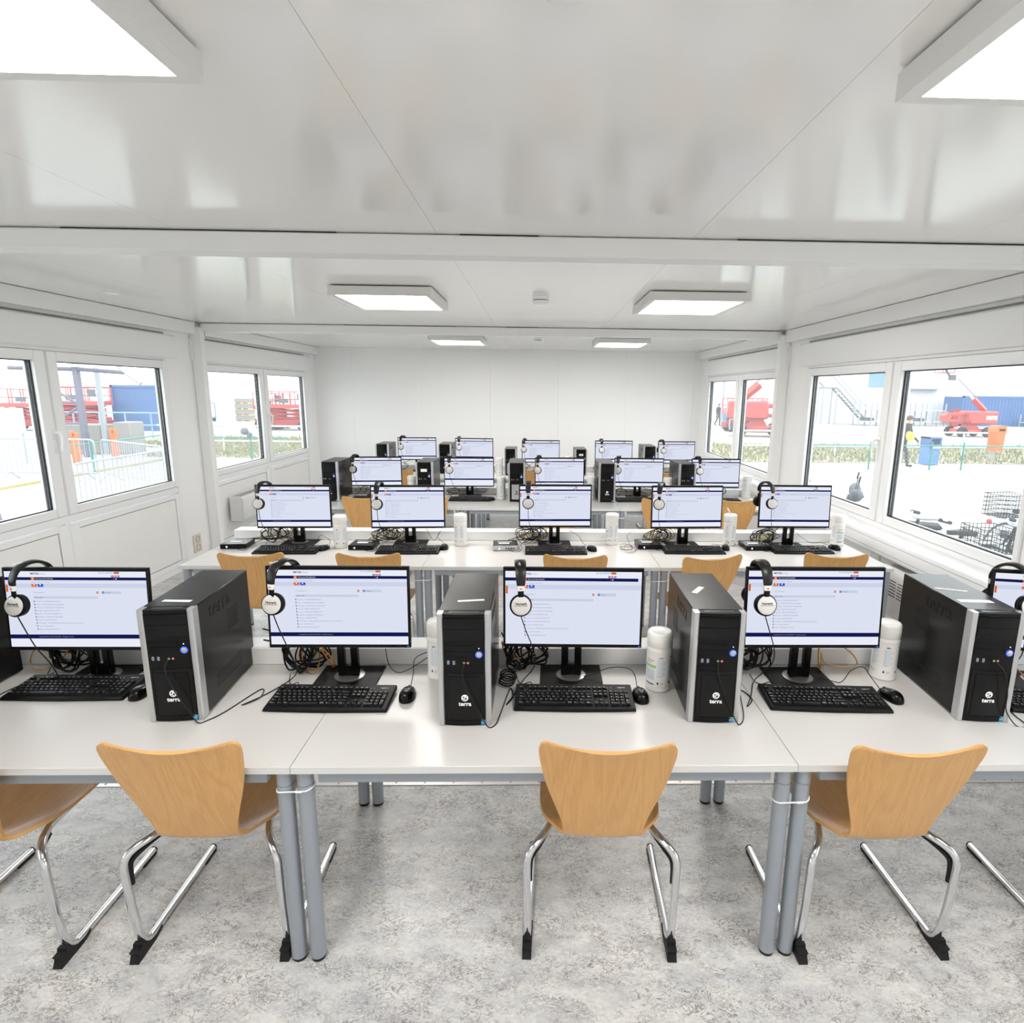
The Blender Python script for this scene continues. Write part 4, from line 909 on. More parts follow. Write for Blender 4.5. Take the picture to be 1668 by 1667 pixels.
for (r, k), (h, T) in HPO.items():
    c = T @ Vector((0, -.068, CUPZ - .041)); x, y = c.x, c.y; _, mx, my, *_r = MONO[r * 5 + k]; d = TZ + .0025
    if r == 0:
        tx, ty = TW[0][k][0], TW[0][k][1]; e = tx + .094
        if k == 0: p = [c, (x + .05, y - .005, .93), (x + .09, y + .0, .86), (x + .09, y + .03, .785), (x + .06, y + .055, .772), (x - .02, y - .03, .775), (x - .09, y - .11, .745), (x - .15, y - .14, d), (e + .03, ty + .03, d), (e, ty - .03, d), (tx + .05, ty - .02, .80), (tx, ty - .03, .95), (tx, ty - .012, TZ + .239)]
        elif k == 4: p = [c, (x + .01, y, .9), (x - .02, y + .05, .80), (x - .06, y + .03, .745), (e + .06, ty + .06, d), (e + .045, ty - .03, d), (e + .004, ty - .035, d), (tx + .055, ty - .03, .80), (tx + .045, ty - .034, .87), (tx + .02, ty - .034, .95), (tx, ty - .012, TZ + .239)]
        else:
            g = x - e
            p = [c, (x + .02, y - .004, c.z - .06), (x + .045, y - .004, .93), (x + .055, y + .02, .865), (x + .045, y + .07, .80), (x + .01, y + .08, .752), (e + g * .75, y - .02, d), (e + g * .45, y - .10, d), (e + g * .7, y - .05, d + .003), (e + g * .55, y + .02, d), (e + g * .25, ty + .06, d), (e + .012, ty + .0, d), (e - .012, ty - .022, TZ + .006), (tx + .055, ty - .024, TZ + .055), (tx + .035, ty - .030, TZ + .10), (tx + .008, ty - .030, TZ + .16), (tx - .004, ty - .028, TZ + .21), (tx, ty - .012, TZ + .239)]
    elif r == 1:
        m = MC[k]; p = [c, (x + .004, y, .96), (x + .02, y, .90), (x + .035, y + .03, .845), (x + .01, y + .07, .80), (x - .05, y + .02, .772), (m[0] + .12, m[1] - .0, TZ + .02), (m[0] + .10, m[1] - .03, d), (m[0] + .05, m[1] - .022, d), (m[0] + .02, m[1] - .004, TZ + .016)]
    else: p = [c, (x + .015, y, c.z - .06), (x + .045, y + .0, .87), (x + .06, y + .05, .83), (x + .03, y + .06, .78), (x - .03, y + .02, d)]
    cord(h, T, p)

# ------------------------------------------------------------------ loose cables behind the monitors
rnd = random.Random(7)
def tangle(p0, c, size, loops, p1, seed, turns=1):
    q = random.Random(seed); P = [p0]; a = q.uniform(0, 6)
    for i in range(loops * 5):
        a += q.uniform(1.0, 1.5); f = q.uniform(.55, 1)
        P.append((c[0] + math.cos(a) * size[0] * f + q.uniform(-1, 1) * size[0] * .2, c[1] + q.uniform(-1, 1) * size[1], max(TZ + .005, c[2] + math.sin(a) * size[2] * f + q.uniform(-1, 1) * size[2] * .2)))
    P.append(p1); return smooth(P, 5)
def cable(name, m, pts, r, label, group):
    b = MB(); b.tube(pts, r, 6); return tag(b.build(name, m), label, 'cable', group)
for k in range(5):
    _, mx, my, a, zt, ti = MONO[k]; tx, ty = TW[0][k][:2]; lab = ORD5[k]
    nx = mx - .245 if k not in (0, 4) else mx - .20
    for j, (cx, sx, sz, lp, rr) in enumerate([(nx + .03, .06, .08, 6, .0038), (mx - .165, .08, .065, 5, .0034)]):
        cable('power_cable', 'cable', tangle((min(tx + .10, nx + .0), ty + .47, .84 + .05 * j), (cx, my + .105 + .035 * j, .828 - .01 * j), (sx, .014, sz), lp, (mx - .065 - .03 * j, my + .056, .955), 31 * k + j), rr,
              'black cable tangled behind the %s front monitor' % lab, 'tangled black cables, %s front monitor' % lab)
for j in range(1):                                        # coil lying by the middle keyboard
    P = []
    for i in range(52):
        a = i * .5; P.append((-.115 + .030 * math.cos(a) + .0006 * i * .2 + rnd.uniform(-.003, .003), 2.225 + .046 * math.sin(a) + rnd.uniform(-.003, .003), TZ + .005 + .0008 * i))
    P += [(-.06, 2.30, .80), (0, 2.32, .82)]
    cable('power_cable', 'cable', smooth(P, 2), .0034, 'black cable coiled on the desk left of the middle front keyboard', 'coil')
OR = [[(62, 1050), (52, 1066), (50, 1080), (58, 1090), (78, 1089), (98, 1076), (112, 1058), (118, 1046)], [(494, 1046), (492, 1068), (497, 1088), (508, 1095), (518, 1088), (521, 1066), (523, 1058), (540, 1083), (545, 1086), (543, 1076), (528, 1058), (520, 1046)],
      [(818, 1045), (820, 1058), (828, 1070), (842, 1074), (855, 1066), (864, 1052), (868, 1040)], [(1335, 1046), (1333, 1068), (1334, 1093), (1337, 1080), (1337, 1062), (1342, 1079), (1362, 1086), (1388, 1087), (1396, 1080), (1390, 1068), (1372, 1052), (1366, 1044)], [(1648, 1060), (1652, 1080), (1660, 1094), (1674, 1104), (1690, 1100), (1700, 1080)]]
for k, pp in enumerate(OR):
    cable('network_cable', 'net', smooth([at_y(u, v, MON[0][k][1] + .085 + .035 * (i % 3)) for i, (u, v) in enumerate(pp)], 6), .0030, 'orange network cable looping below the %s monitor of the front desk row' % ORD5[k], 'orange network cables')
for k in range(5):
    _, mx, my, a, zt, ti = MONO[5 + k]; lab = ORD5[k]; cx = MC[k][0]
    for j in range(3):
        cable('power_cable', 'cable', tangle((cx + .03 * j, MC[k][1] + .19, TZ + .03), (mx - .22 + .045 * j, my + .085 + .028 * j, .808), (.09, .012, .062), 4, (mx - .06 - .025 * j, my + .056, .93), 500 + 13 * k + j), .0026,
              'black cable tangled under the %s monitor of the second desk row' % lab, 'tangled black cables, %s second-row monitor' % lab)
    cable('network_cable', 'nety', tangle((cx - .02, MC[k][1] + .188, TZ + .02), (mx - .17, my + .115, .795), (.13, .03, .035), 1, (mx - .06, my + .12, .87), 900 + k), .0026,
          'yellow network cable behind the %s keyboard of the second desk row' % lab, 'yellow network cables')
P = []
for i in range(40):
    a = i * .62; P.append((.70 + .052 * math.cos(a) * (1 + .3 * math.sin(i)) - .0008 * i, 4.30 + .10 * math.sin(a) * (.8 + .25 * math.cos(i * 1.7)), TZ + .003 + .0006 * i))
P += [(.70, 4.50, .80), (.78, 4.54, .84)]
cable('audio_cable', 'cable', smooth(P, 3), .0014, 'thin black cable in loose loops on the desk left of the fourth mini computer', 'thin loose cable')
for k in range(5):
    _, mx, my, a, zt, ti = MONO[10 + k]
    for j in range(2):
        cable('power_cable', 'cable', tangle((mx - .26, my + .08, .80), (mx - .18 + .30 * j, my + .09 + .04 * j, .80), (.08, .02, .045), 2, (mx - .07 + .14 * j, my + .055, .92), 1300 + 7 * k + j), .0026, 'black cable tangled under the %s monitor of the third desk row' % ORD5[k], 'tangled black cables, %s third-row monitor' % ORD5[k])
    _, mx, my, a, zt, ti = MONO[15 + k]
    cable('power_cable', 'cable', tangle((mx - .28, my + .08, .80), (mx - .22, my + .08, .82), (.07, .03, .055), 2, (mx - .07, my + .055, .92), 1700 + 7 * k), .0028, 'black cable tangled beside the %s monitor of the back desk row' % ORD5[k], 'tangled black cables, %s back-row monitor' % ORD5[k])
# ------------------------------------------------------------------ the yard outside
M['gravel'] = mat('pale_gravel', (.75, .75, .73), .9)
M['asph'] = mat('light_asphalt', (.42, .42, .42), .9)
M['grass'] = mat('dry_green_grass', (.19, .23, .09), .8); M['straw'] = mat('straw_grass', (.30, .27, .17), .8)
M['galv'] = mat('galvanised_tube', (.33, .36, .39), .4, .3)
M['wrail'] = mat('white_painted_rail', (.55, .57, .59), .5)
M['fgreen'] = mat('green_fence_coat', (.03, .22, .17), .5)
M['red'] = mat('red_machine_paint', (.44, .065, .06), .4); M['redd'] = mat('dark_red_paint', (.30, .02, .02), .5)
M['cblue'] = mat('blue_container_paint', (.055, .13, .30), .5); M['lb'] = mat('light_blue_paint', (.18, .30, .42), .5); M['bblue'] = mat('blue_bin_plastic', (.08, .20, .45), .45)
M['orange'] = mat('orange_plastic', (.48, .13, .02), .5); M['conc'] = mat('concrete', (.26, .255, .24), .9)
M['purple'] = mat('grey_violet_steel', (.13, .13, .18), .5, .2); M['tyre'] = mat('tyre_rubber', (.03, .03, .032), .8)
M['bldg'] = mat('white_cladding', (.62, .63, .64), .6); M['yel'] = mat('yellow_paint', (.42, .34, .12), .6); M['wood2'] = mat('pallet_wood', (.5, .4, .27), .8)
M['cloth'] = mat('dark_work_clothes', (.035, .04, .045), .9); M['skin'] = mat('skin', (.55, .33, .24), .6); M['hair'] = mat('brown_hair', (.09, .055, .035), .8); M['helm'] = mat('yellow_helmet', (.9, .60, .05), .35)
M['stone'] = mat('grey_soft_cover', (.10, .115, .13), .7)
def top(o, label, cat, group=None): return tag(o, label, cat, group)
b = MB(); b.add([(-90, -25, GZ), (90, -25, GZ), (90, 120, GZ), (-90, 120, GZ)], [(0, 1, 2, 3)]); g = struct(b.build('ground', 'gravel'))
nt = M['gravel'].node_tree; bs = nt.nodes['Principled BSDF']; tc = nt.nodes.new('ShaderNodeTexCoord'); ns = nt.nodes.new('ShaderNodeTexNoise'); ns.inputs['Scale'].default_value = 3.5; ns.inputs['Detail'].default_value = 8; ns.inputs['Roughness'].default_value = .75
rp = nt.nodes.new('ShaderNodeValToRGB'); rp.color_ramp.elements[0].position = .35; rp.color_ramp.elements[0].color = (.30, .31, .28, 1); rp.color_ramp.elements[1].position = .6; rp.color_ramp.elements[1].color = (.47, .47, .46, 1)
nt.links.new(tc.outputs['Object'], ns.inputs['Vector']); nt.links.new(ns.outputs['Fac'], rp.inputs[0]); nt.links.new(rp.outputs[0], bs.inputs['Base Color'])
b = MB(); b.box(5, 60, 15.5, 18.4, GZ, GZ + .01); b.box(-60, -5, 30, 33, GZ, GZ + .01); b.box(5, 60, 29, 33, GZ, GZ + .01); struct(b.build('road', 'asph'))
def grass(x0, x1, y0, y1, n, seed, label):
    q = random.Random(seed); b = MB()
    for i in range(n):
        x, y = q.uniform(x0, x1), q.uniform(y0, y1)
        if x < -13.9 and y < 24.6: continue
        h = q.uniform(.06, .22) * (1.4 if q.random() < .1 else 1); a = q.uniform(0, PI); w = q.uniform(.02, .05); l = q.uniform(-.1, .1)
        b.add([(x - w * math.cos(a), y - w * math.sin(a), GZ), (x + w * math.cos(a), y + w * math.sin(a), GZ), (x + l, y + l, GZ + h)], [(0, 1, 2)], 0 if q.random() < .5 else 1)
    xm = max(x0, -13.9); ym = 24.6
    for xa, ya, yb in ((xm, y0, ym), (x0, ym, y1)): b.add([(xa, ya, GZ + .012), (x1, ya, GZ + .012), (x1, yb, GZ + .012), (xa, yb, GZ + .012)], [(0, 1, 2, 3)], 1)
    return tag(b.build('grass', ['grass', 'straw']), label, 'grass', None, 'stuff')
grass(7, 34, 21.2, 28.5, 9000, 3, 'strip of dry green grass behind the fence at the big window'); grass(-17.5, -7.5, 21.2, 30, 6000, 4, 'strip of dry grass behind the white railing outside the far panelled window')

def fence(x0, x1, y, posts, label, h=.80, name='mesh_fence', axis='x'):
    t = thing(name, label, 'fence', (x0, y, GZ) if axis == 'x' else (y, x0, GZ), 0 if axis == 'x' else 90); L = x1 - x0
    b = MB(); b.tube([(0, 0, h), (L, 0, h)], .022, 8); b.build('top_rail', 'fgreen', t)
    for p in posts: b = MB(); b.cyl((p - x0, 0, 0), (p - x0, 0, h + .12), .026, 10); b.build('post', 'fgreen', t)
    b = MB(); n = int(L / .11)
    for i in range(-8, n):
        for s in (1, -1):
            xa = i * .11; xb = xa + h; za, zb = (0, h) if s > 0 else (h, 0)
            if xa < 0: za += (-xa) * s; xa = 0
            if xb > L: zb -= (xb - L) * s; xb = L
            if xb > xa: b.tube([(xa, .012 * s, za), (xb, .012 * s, zb)], .0022, 4)
    b.build('mesh', 'galv', t); return t
fence(8.5, 19, 19.3, (8.6, 10.9, 12.94, 14.0, 16.2, 18.5), 'green wire mesh fence outside the big window')
fence(16.3, 22.5, -12.36, (16.86, 20.03), 'green wire mesh fence behind the crowd barriers', .85, axis='y')
fence(-12.2, -8.2, 20.0, (-12.1, -9.46), 'green wire mesh fence outside the far panelled window', .8)
b = MB(); b.lathe([(0, -.12), (.10, -.08), (.13, .0), (.09, .10), (0, .13)], 12, T=TR(-9.62, 19.98, .50)); b.lathe([(0, -.09), (.08, -.05), (.09, .04), (0, .09)], 12, T=TR(-9.46, 19.96, .40))
top(b.build('work_glove', 'stone'), 'dark glove stuck on a green fence post outside the far panelled window', 'glove')
def railing(x0, x1, y, label, m='wrail', zs=(.98, .40), n=6, ht=1.0, name='pipe_railing'):
    t = thing(name, label, 'railing', (x0, y, GZ)); L = x1 - x0
    for z in zs: b = MB(); b.tube([(0, 0, z), (L, 0, z)], .035, 8); b.build('rail', m, t)
    for i in range(n): b = MB(); x = L * (i + .5) / n; b.cyl((x, .02, 0), (x, .02, ht), .035, 8); b.build('post', m, t)
    return t
railing(8.0, 26, 23.5, 'white pipe railing across the grass outside the big window', n=7); railing(-14.5, -8, 23.3, 'white pipe railing across the grass outside the far panelled window', n=4)
railing(-22.5, -16.5, 29, 'light blue railing in front of the blue site container', 'lb', (1.20, .62), 5, 1.22, 'guard_railing')
def barrier(A, B, label):
    A, B = Vector(A), Vector(B); L = (B - A).length; t = thing('crowd_barrier', label, 'barrier', (A.x, A.y, GZ), math.degrees(math.atan2(B.y - A.y, B.x - A.x)), 'crowd barriers outside')
    r = .12; P = [(0, 0, .20), (0, 0, 1.06 - r)] + [(r - r * math.cos(a), 0, 1.06 - r + r * math.sin(a)) for a in (R(30), R(60), R(90))] + [(L - r + r * math.sin(a), 0, 1.06 - r + r * math.cos(a)) for a in (0, R(30), R(60), R(90))] + [(L, 0, .20)]
    b = MB(); b.tube(P, .021, 8, closed=True); b.build('barrier_frame', 'galv', t)
    b = MB(); n = int(L / .125)
    for i in range(1, n): b.cyl((L * i / n, 0, .2), (L * i / n, 0, 1.05), .008, 6)
    b.build('bar_lattice', 'galv', t)
    for x in (.3, L - .3): b = MB(); b.tube([(x, -.28, .012), (x, -.25, .02), (x, 0, .21), (x, .25, .02), (x, .28, .012)], .016, 6); b.build('foot', 'galv', t)
barrier((-8.08, 10.5), (-8.1, 13.2), 'nearest steel crowd barrier, running away from the near panelled window'); barrier((-13.9, 15.62), (-11.37, 15.62), 'steel crowd barrier standing across the yard, its rounded end by a green post'); barrier((-11.22, 15.66), (-8.6, 13.9), 'steel crowd barrier standing aslant behind the nearest one')
def bollard(x, y, label):
    t = thing('bollard', label, 'bollard', (x, y, GZ), 12, 'orange bollards'); b = MB()
    b.prism([(-.09, -.09), (.09, -.09), (.09, .09), (-.09, .09)], 0, .86); b.prism([(-.09, -.09), (-.02, -.09), (-.02, .09), (-.09, .09)], .86, 1.03); b.prism([(.04, -.09), (.09, -.09), (.09, .09), (.04, .09)], .86, .98); b.build('bollard_sleeve', 'orange', t)
    b = MB(); b.box(-.16, .16, -.16, .16, 0, .04); b.build('base_plate', 'galv', t)
bollard(-14.4, 19.0, 'orange bollard beside the lattice canopy post'); bollard(-14.3, 20.6, 'orange bollard in front of the grey lamp post')
for x, y, w, h, l in ((-16.6, 21.9, 1.9, 1.05, 'large pale concrete block behind the canopy post'), (-14.9, 21.9, .6, 1.15, 'narrow concrete block behind the second orange bollard')):
    t = MB(); t.box(x - w / 2, x + w / 2, y, y + .8, GZ, GZ + h, .03); top(t.build('concrete_block', 'conc'), l, 'block')
b = MB(); b.box(-12.56, -12.47, 13, 21, GZ, GZ + .06); top(b.build('kerb', 'yel'), 'yellow painted kerb at the foot of the green fence', 'kerb')
b = MB(); b.cyl((-15.5, 21.9, GZ), (-15.5, 21.9, 4.6), .10, 12, r1=.08); top(b.build('lamp_post', 'galv'), 'grey round lamp post behind the orange bollards', 'post')
t = thing('canopy_frame', 'dark lattice steel canopy frame outside the near panelled window', 'canopy', (-15.47, 20.9, GZ))
for x in (0, -1.3): b = MB(); b.box(x - .08, x + .08, -.08, .08, 0, 3.4); b.build('post', 'purple', t)
for z0, z1, s in ((.25, .95, 1), (.95, 1.75, -1), (1.75, 2.6, 1)): b = MB(); b.tube([(-1.3, 0, z1 if s > 0 else z0), (0, 0, z0 if s > 0 else z1)], .045, 6); b.build('diagonal_brace', 'purple', t)
for z in (1.85, 1.15): b = MB(); b.tube([(-1.3, 0, z), (0, 0, z)], .04, 6); b.build('cross_bar', 'purple', t)
b = MB(); b.tube([(-2.2, 0, 2.98), (.2, 0, 2.95), (1.65, 0, 2.86)], .07, 8); b.build('top_beam', 'purple', t)
b = MB(); b.tube(smooth([(1.1, 0, 3.6), (1.45, 0, 3.05), (1.65, 0, 2.84), (2.1, 0, 2.5)], 4), .07, 8); b.build('curved_strut', 'galv', t)
b = MB(); b.box(-1.8, 1.2, -.3, -.2, 3.02, 3.12); b.build('light_bar', 'wrail', t)
b = MB(); b.cyl((-9.7, 10.75, GZ), (-9.95, 10.85, 1.1), .05, 8); top(b.build('steel_post', 'purple'), 'leaning violet-grey steel post at the left edge of the near panelled window', 'post')
t = thing('notice_board', 'blank white notice board on posts beyond the crowd barrier', 'board', (-16.6, 19.0, GZ))
b = MB(); b.box(-.9, .75, -.02, .02, .95, 1.72); b.build('board_panel', 'bldg', t)
for x in (-.6, .6): b = MB(); b.cyl((x, .05, 0), (x, .05, 1.7), .03, 8); b.build('post', 'galv', t)
def container(x0, x1, y0, y1, h, label, m='cblue', rib=True):
    t = thing('site_container', label, 'container', (x0, y0, GZ)); W, D = x1 - x0, y1 - y0
    b = MB(); b.box(.06, W - .06, .06, D, .12, h - .08); b.build('container_body', m, t); b = MB()
    for x in (0, W - .14): b.box(x, x + .14, 0, .14, 0, h)
    b.box(0, W, 0, .12, h - .14, h); b.box(0, W, 0, .12, 0, .16); b.build('corner_frame', m, t)
    if rib:
        b = MB(); n = int((W - .3) / .28)
        for i in range(n): x = .15 + (W - .3) * (i + .5) / n; b.prism([(x - .07, .06), (x - .04, .02), (x + .04, .02), (x + .07, .06)], .16, h - .14)
        b.build('corrugation', m, t)
    return t
container(-23.5, -19.75, 34, 36.4, 2.5, 'flat-sided blue site container behind the light blue railing', rib=False); container(34.9, 47, 49, 51.4, 2.45, 'corrugated blue container behind the red boom lift')
def wheel(b, x, y, r, w, mat=0): b.lathe([(r * .45, -w / 2), (r * .92, -w / 2), (r, -w * .3), (r, w * .3), (r * .92, w / 2), (r * .45, w / 2), (r * .4, w * .3), (0, w * .3)], 18, mat, T=TR(x, y, r, 90))
def scissor(x, y, label, w=2.4, h=2.3, arm=.55):
    t = thing('scissor_lift', label, 'lift', (x, y, GZ), 0, 'red scissor lifts'); hw = w / 2
    b = MB(); b.box(-hw, hw, -.5, .5, .25, .62, .04); b.build('chassis', 'redd', t)
    for sx in (-1, 1): b = MB(); wheel(b, sx * hw * .72, -.5, .26, .2); wheel(b, sx * hw * .72, .5, .26, .2); b.build('wheel', 'tyre', t)
    b = MB()
    for i in range(3):
        z0, z1 = .62 + i * arm / 3, .62 + (i + 1) * arm / 3
        for y_ in (-.35, .35): b.tube([(-hw * .8, y_, z0), (hw * .8, y_, z1)], .05, 6); b.tube([(-hw * .8, y_, z1), (hw * .8, y_, z0)], .05, 6)
    b.build('scissor_lattice', 'redd', t)
    p = .66 + arm; b = MB(); b.box(-hw, hw, -.5, .5, p, p + .22, .02); b.build('platform', 'red', t)
    b = MB()
    for z in (.5, .95): b.tube([(-hw, -.48, p + z), (hw, -.48, p + z), (hw, .48, p + z), (-hw, .48, p + z)], .035, 6, closed=True)
    for i in range(5):
        for y_ in (-.48, .48): b.cyl((-hw + w * i / 4, y_, p), (-hw + w * i / 4, y_, p + .95), .03, 6)
    b.build('guard_frame', 'red', t)
    b = MB(); b.box(hw - .5, hw - .1, -.55, -.5, p + .45, p + .85); b.box(-hw * .2, hw * .2, -.55, -.5, p + .3, p + .55); b.build('control_box', 'stone', t)
scissor(-14.7, 36, 'red scissor lift outside the far panelled window, right pane', 2.6, arm=.62); scissor(-16.2, 37.4, 'red scissor lift behind the window mullion of the far panelled window', 1.8, arm=.5)
scissor(-24.5, 33, 'red scissor lift behind the lattice canopy post', 2.8, arm=.75); scissor(-27.6, 33.6, 'red scissor lift seen through the leftmost pane', 2.6, arm=.6); scissor(-21.9 - 4.9, 36.5, 'red scissor lift farther back between two others', 2.4, arm=.7)
scissor(11.2 * 1.2, 39, 'red scissor lift outside the far window on the trunking side', 2.6, arm=.5)
for i in range(4):
    t = thing('pallet_crate', '%s grey crate of the pallet stack outside the far panelled window' % ('lowest', 'second lowest', 'second highest', 'topmost')[i], 'crate', (-21.5, 45, GZ + .42 * i), 0, 'crates in a stack')
    b = MB(); b.box(-.6, .6, -.4, .4, .0, .05); b.box(-.6, .6, -.4, .4, .10, .13); [b.box(x - .06, x + .06, -.4, .4, .05, .10) for x in (-.5, 0, .5)]; b.build('pallet', 'wood2', t)
    b = MB(); b.box(-.55, .55, -.38, .38, .131, .415, .02); b.build('crate_box', 'conc', t)
b = MB(); t = thing('trolley', 'light blue tube trolley outside the far panelled window', 'trolley', (-25.0, 44, GZ))
for z in (.3, 1.3): b.tube([(-1.2, -.5, z), (1.6, -.5, z), (1.6, .5, z), (-1.2, .5, z)], .05, 6, closed=True)
for x in (-1.2, 1.6): b.cyl((x, -.5, .2), (x, -.5, 1.3), .05, 6); b.cyl((x, .5, .2), (x, .5, 1.3), .05, 6)
b.build('tube_frame', 'lb', t); b = MB(); [wheel(b, x, y, .14, .08) for x in (-1.1, 1.5) for y in (-.45, .45)]; b.build('trolley_wheels', 'tyre', t)
# boom lift with a man basket arm, its cousin farther off
def boom(x, y, rz, label, s=1.):
    t = thing('boom_lift', label, 'lift', (x, y, GZ), rz, 'red boom lifts'); t.scale = (s, s, s)
    b = MB(); b.box(-1.2, 1.2, -.6, .6, .25, .62, .08); b.prism([(-.5, .6), (.5, .6), (.3, .95), (-.3, .95)], -.4, .4, T=Matrix(((1, 0, 0, 0), (0, 0, 1, 0), (0, 1, 0, 0), (0, 0, 0, 1)))); b.build('chassis', 'red', t)
    for sx in (-1, 1):
        for sy in (-1, 1): b = MB(); wheel(b, sx * 1.0, sy * .75, .40, .28); b.build('wheel', 'tyre', t)
    b = MB(); b.box(-.5, 1.75, -.75, .75, 1.0, 2.0, .10); b.box(-.3, .5, -.5, .5, .92, 1.02, .01); tr = b.build('turret', 'red', t); b = MB(); b.box(.75, 1.6, -.757, -.74, 1.35, 1.65); b.build('side_panel', 'wrail', tr)
    b = MB(); b.box(-2.0, -.4, -.28, .28, 1.62, 1.86, .04); b.box(-1.9, -.4, -.28, .28, 1.1, 1.3, .04); b.prism([(-2.2, 1.2), (-1.85, 1.05), (-1.6, 1.85), (-1.95, 1.9), (-2.25, 1.6)], -.3, .3, T=Matrix(((1, 0, 0, 0), (0, 0, 1, 0), (0, 1, 0, 0), (0, 0, 0, 1)))); b.build('lower_arm', 'red', t)
    b = MB(); b.tube([(1.1, 0, 2.0), (.25, 0, 2.75), (.05, 0, 2.95)], .24, 4); b.build('boom_base', 'red', t)
    b = MB(); b.tube([(.05, 0, 2.95), (-1.75, 0, 4.55)], .11, 4); bt = b.build('boom_tube', 'wrail', t)
    b = MB(); b.tube([(.35, 0, 2.95), (-1.35, 0, 4.45)], .025, 6); b.build('hose', 'stone', bt)
    b = MB(); b.box(-2.1, -1.65, -.15, .15, 4.35, 4.75, .03); b.tube([(-1.9, 0, 4.4), (-2.5, 0, 5.2)], .07, 6); b.build('jib_head', 'stone', t)
    b = MB(); [b.tube([(-3.0, -.5, z), (-2.1, -.5, z), (-2.1, .5, z), (-3.0, .5, z)], .03, 6, closed=True) for z in (4.9, 5.4, 5.9)]; [b.cyl((X, Y, 4.9), (X, Y, 5.9), .03, 6) for X in (-3, -2.1) for Y in (-.5, .5)]; b.build('work_cage', 'red', t)
    return t
boom(26.3, 36.1, 0, 'red articulated boom lift in front of the blue container', .77); boom(12.7, 34.5, 165, 'red boom lift with raised arm outside the far window on the trunking side', 1.0)
# large white hall with an outside stair
t = thing('hall', 'white industrial hall with an outside stair beyond the yard', 'building', (30, 53, GZ))
b = MB(); b.box(-10, 40, 0, 20, 0, 12); b.build('hall_wall', 'bldg', t); b = MB(); b.box(-.9, .6, -.05, .02, 3.1, 4.4); b.build('hall_window', 'lb', t)
b = MB(); b.box(-6, -4.3, -.06, .02, 0, 2.2); b.build('hall_door', 'wrail', t); b = MB(); b.box(2.5, 5.3, -.8, .0, 2.98, 3.06); b.build('door_canopy', 'galv', t)
t = thing('outside_stair', 'grey steel stair running down the front of the white hall', 'stair', (22.7, 49.3, GZ)); b = MB()
for y in (0, .9): b.tube([(0, y, 3.7), (.75, y, 3.0), (1.8, y, 3.0), (4.6, y, .3)], .09, 4)
b.build('stringer', 'galv', t); b = MB()
for i in range(12): f = (i + .5) / 12; b.box(1.8 + 2.8 * f - .13, 1.8 + 2.8 * f + .13, 0, .9, 3. - 2.7 * f - .02, 3. - 2.7 * f + .02)
b.build('stair_treads_lattice', 'stone', t); b = MB(); [b.tube([(0, y, 4.6), (.75, y, 3.95), (1.8, y, 3.95), (4.6, y, 1.25)], .035, 6) for y in (0, .9)]; b.build('handrail', 'galv', t)
b = MB(); [b.cyl((x, y, 0), (x, y, 3.), .06, 6) for x in (.7, 1.85) for y in (0, .9)]; b.build('stair_support_frame', 'galv', t)
def rack(x, y, w, h, d, nx, nz, label):
    t = thing('storage_rack', label, 'rack', (x, y, GZ), 0, 'metal racks by the hall'); b = MB()
    for i in range(nx + 1): [b.box(w * i / nx - .04, w * i / nx + .04, Y - .04, Y + .04, 0, h) for Y in (0, d)]
    b.build('upright_frame', 'galv', t)
    for j in range(nz): b = MB(); z = h * (j + .35) / nz; b.box(0, w, 0, d, z, z + .05); b.build('shelf', 'wrail', t)
    b = MB(); b.box(w * .15, w * .45, .1, d - .1, h * .35 / nz + .06, h * .35 / nz + .3); b.build('stored_goods', 'stone', t)
rack(25.9, 48, 2.9, 1.9, .9, 3, 2, 'grey steel rack beside the foot of the outside stair'); rack(30.2, 48.3, 2.9, 1.8, .9, 3, 2, 'white shelf rack against the hall behind the walking man'); rack(39.6, 47.8, 1.6, 1.0, .8, 1, 1, 'small wire cage rack in front of the corrugated container')
b = MB(); b.prism([(33.0, 47.2), (33.5, 47.2), (33.6, 47.6), (33.1, 47.6)], GZ, .9); top(b.build('gas_bottle_rack', 'redd'), 'dark red upright cabinet beside the white shelf rack', 'cabinet')
# bins
t = thing('litter_bin', 'blue open-topped bin behind the green fence', 'bin', (13.95, 20.9, GZ)); b = MB(); b.prism([(-.20, -.24), (.20, -.24), (.21, .24), (-.21, .24)], 0.02, .70); b.build('bin_body', 'bblue', t)
b = MB(); [b.box(x - .03, x + .03, -.27, .27, .70, .98) for x in (-.18, .18)]; b.box(-.21, .21, -.28, .28, .93, .98); b.box(-.21, .21, -.29, -.26, .66, .74); b.build('bin_frame', 'cblue', t); b = MB(); b.box(-.16, .16, -.295, -.285, .60, .66); b.build('white_strip', 'wrail', t)
t = thing('litter_bin', 'orange post-mounted litter bin behind the green fence', 'bin', (16.98, 21.8, GZ)); b = MB(); b.cyl((0, .1, 0), (0, .1, .5), .04, 8); b.build('bin_post', 'galv', t)
b = MB(); b.prism([(-.135, 0), (.135, 0), (.16, .70), (-.16, .70)], -.22, .22, T=Matrix(((1, 0, 0, 0), (0, 0, 1, 0), (0, 1, 0, .42), (0, 0, 0, 1)))); b.build('bin_body', 'orange', t)
b = MB(); b.prism([(-.175, .0), (.175, 0), (.17, .18), (.11, .26), (-.11, .26), (-.17, .18)], -.24, .24, T=Matrix(((1, 0, 0, 0), (0, 0, 1, 0), (0, 1, 0, 1.10), (0, 0, 0, 1)))); o = b.build('bin_hood', 'orange', t); b = MB(); b.box(-.11, .11, -.246, -.235, 1.17, 1.25); b.build('slot', 'gap', o)
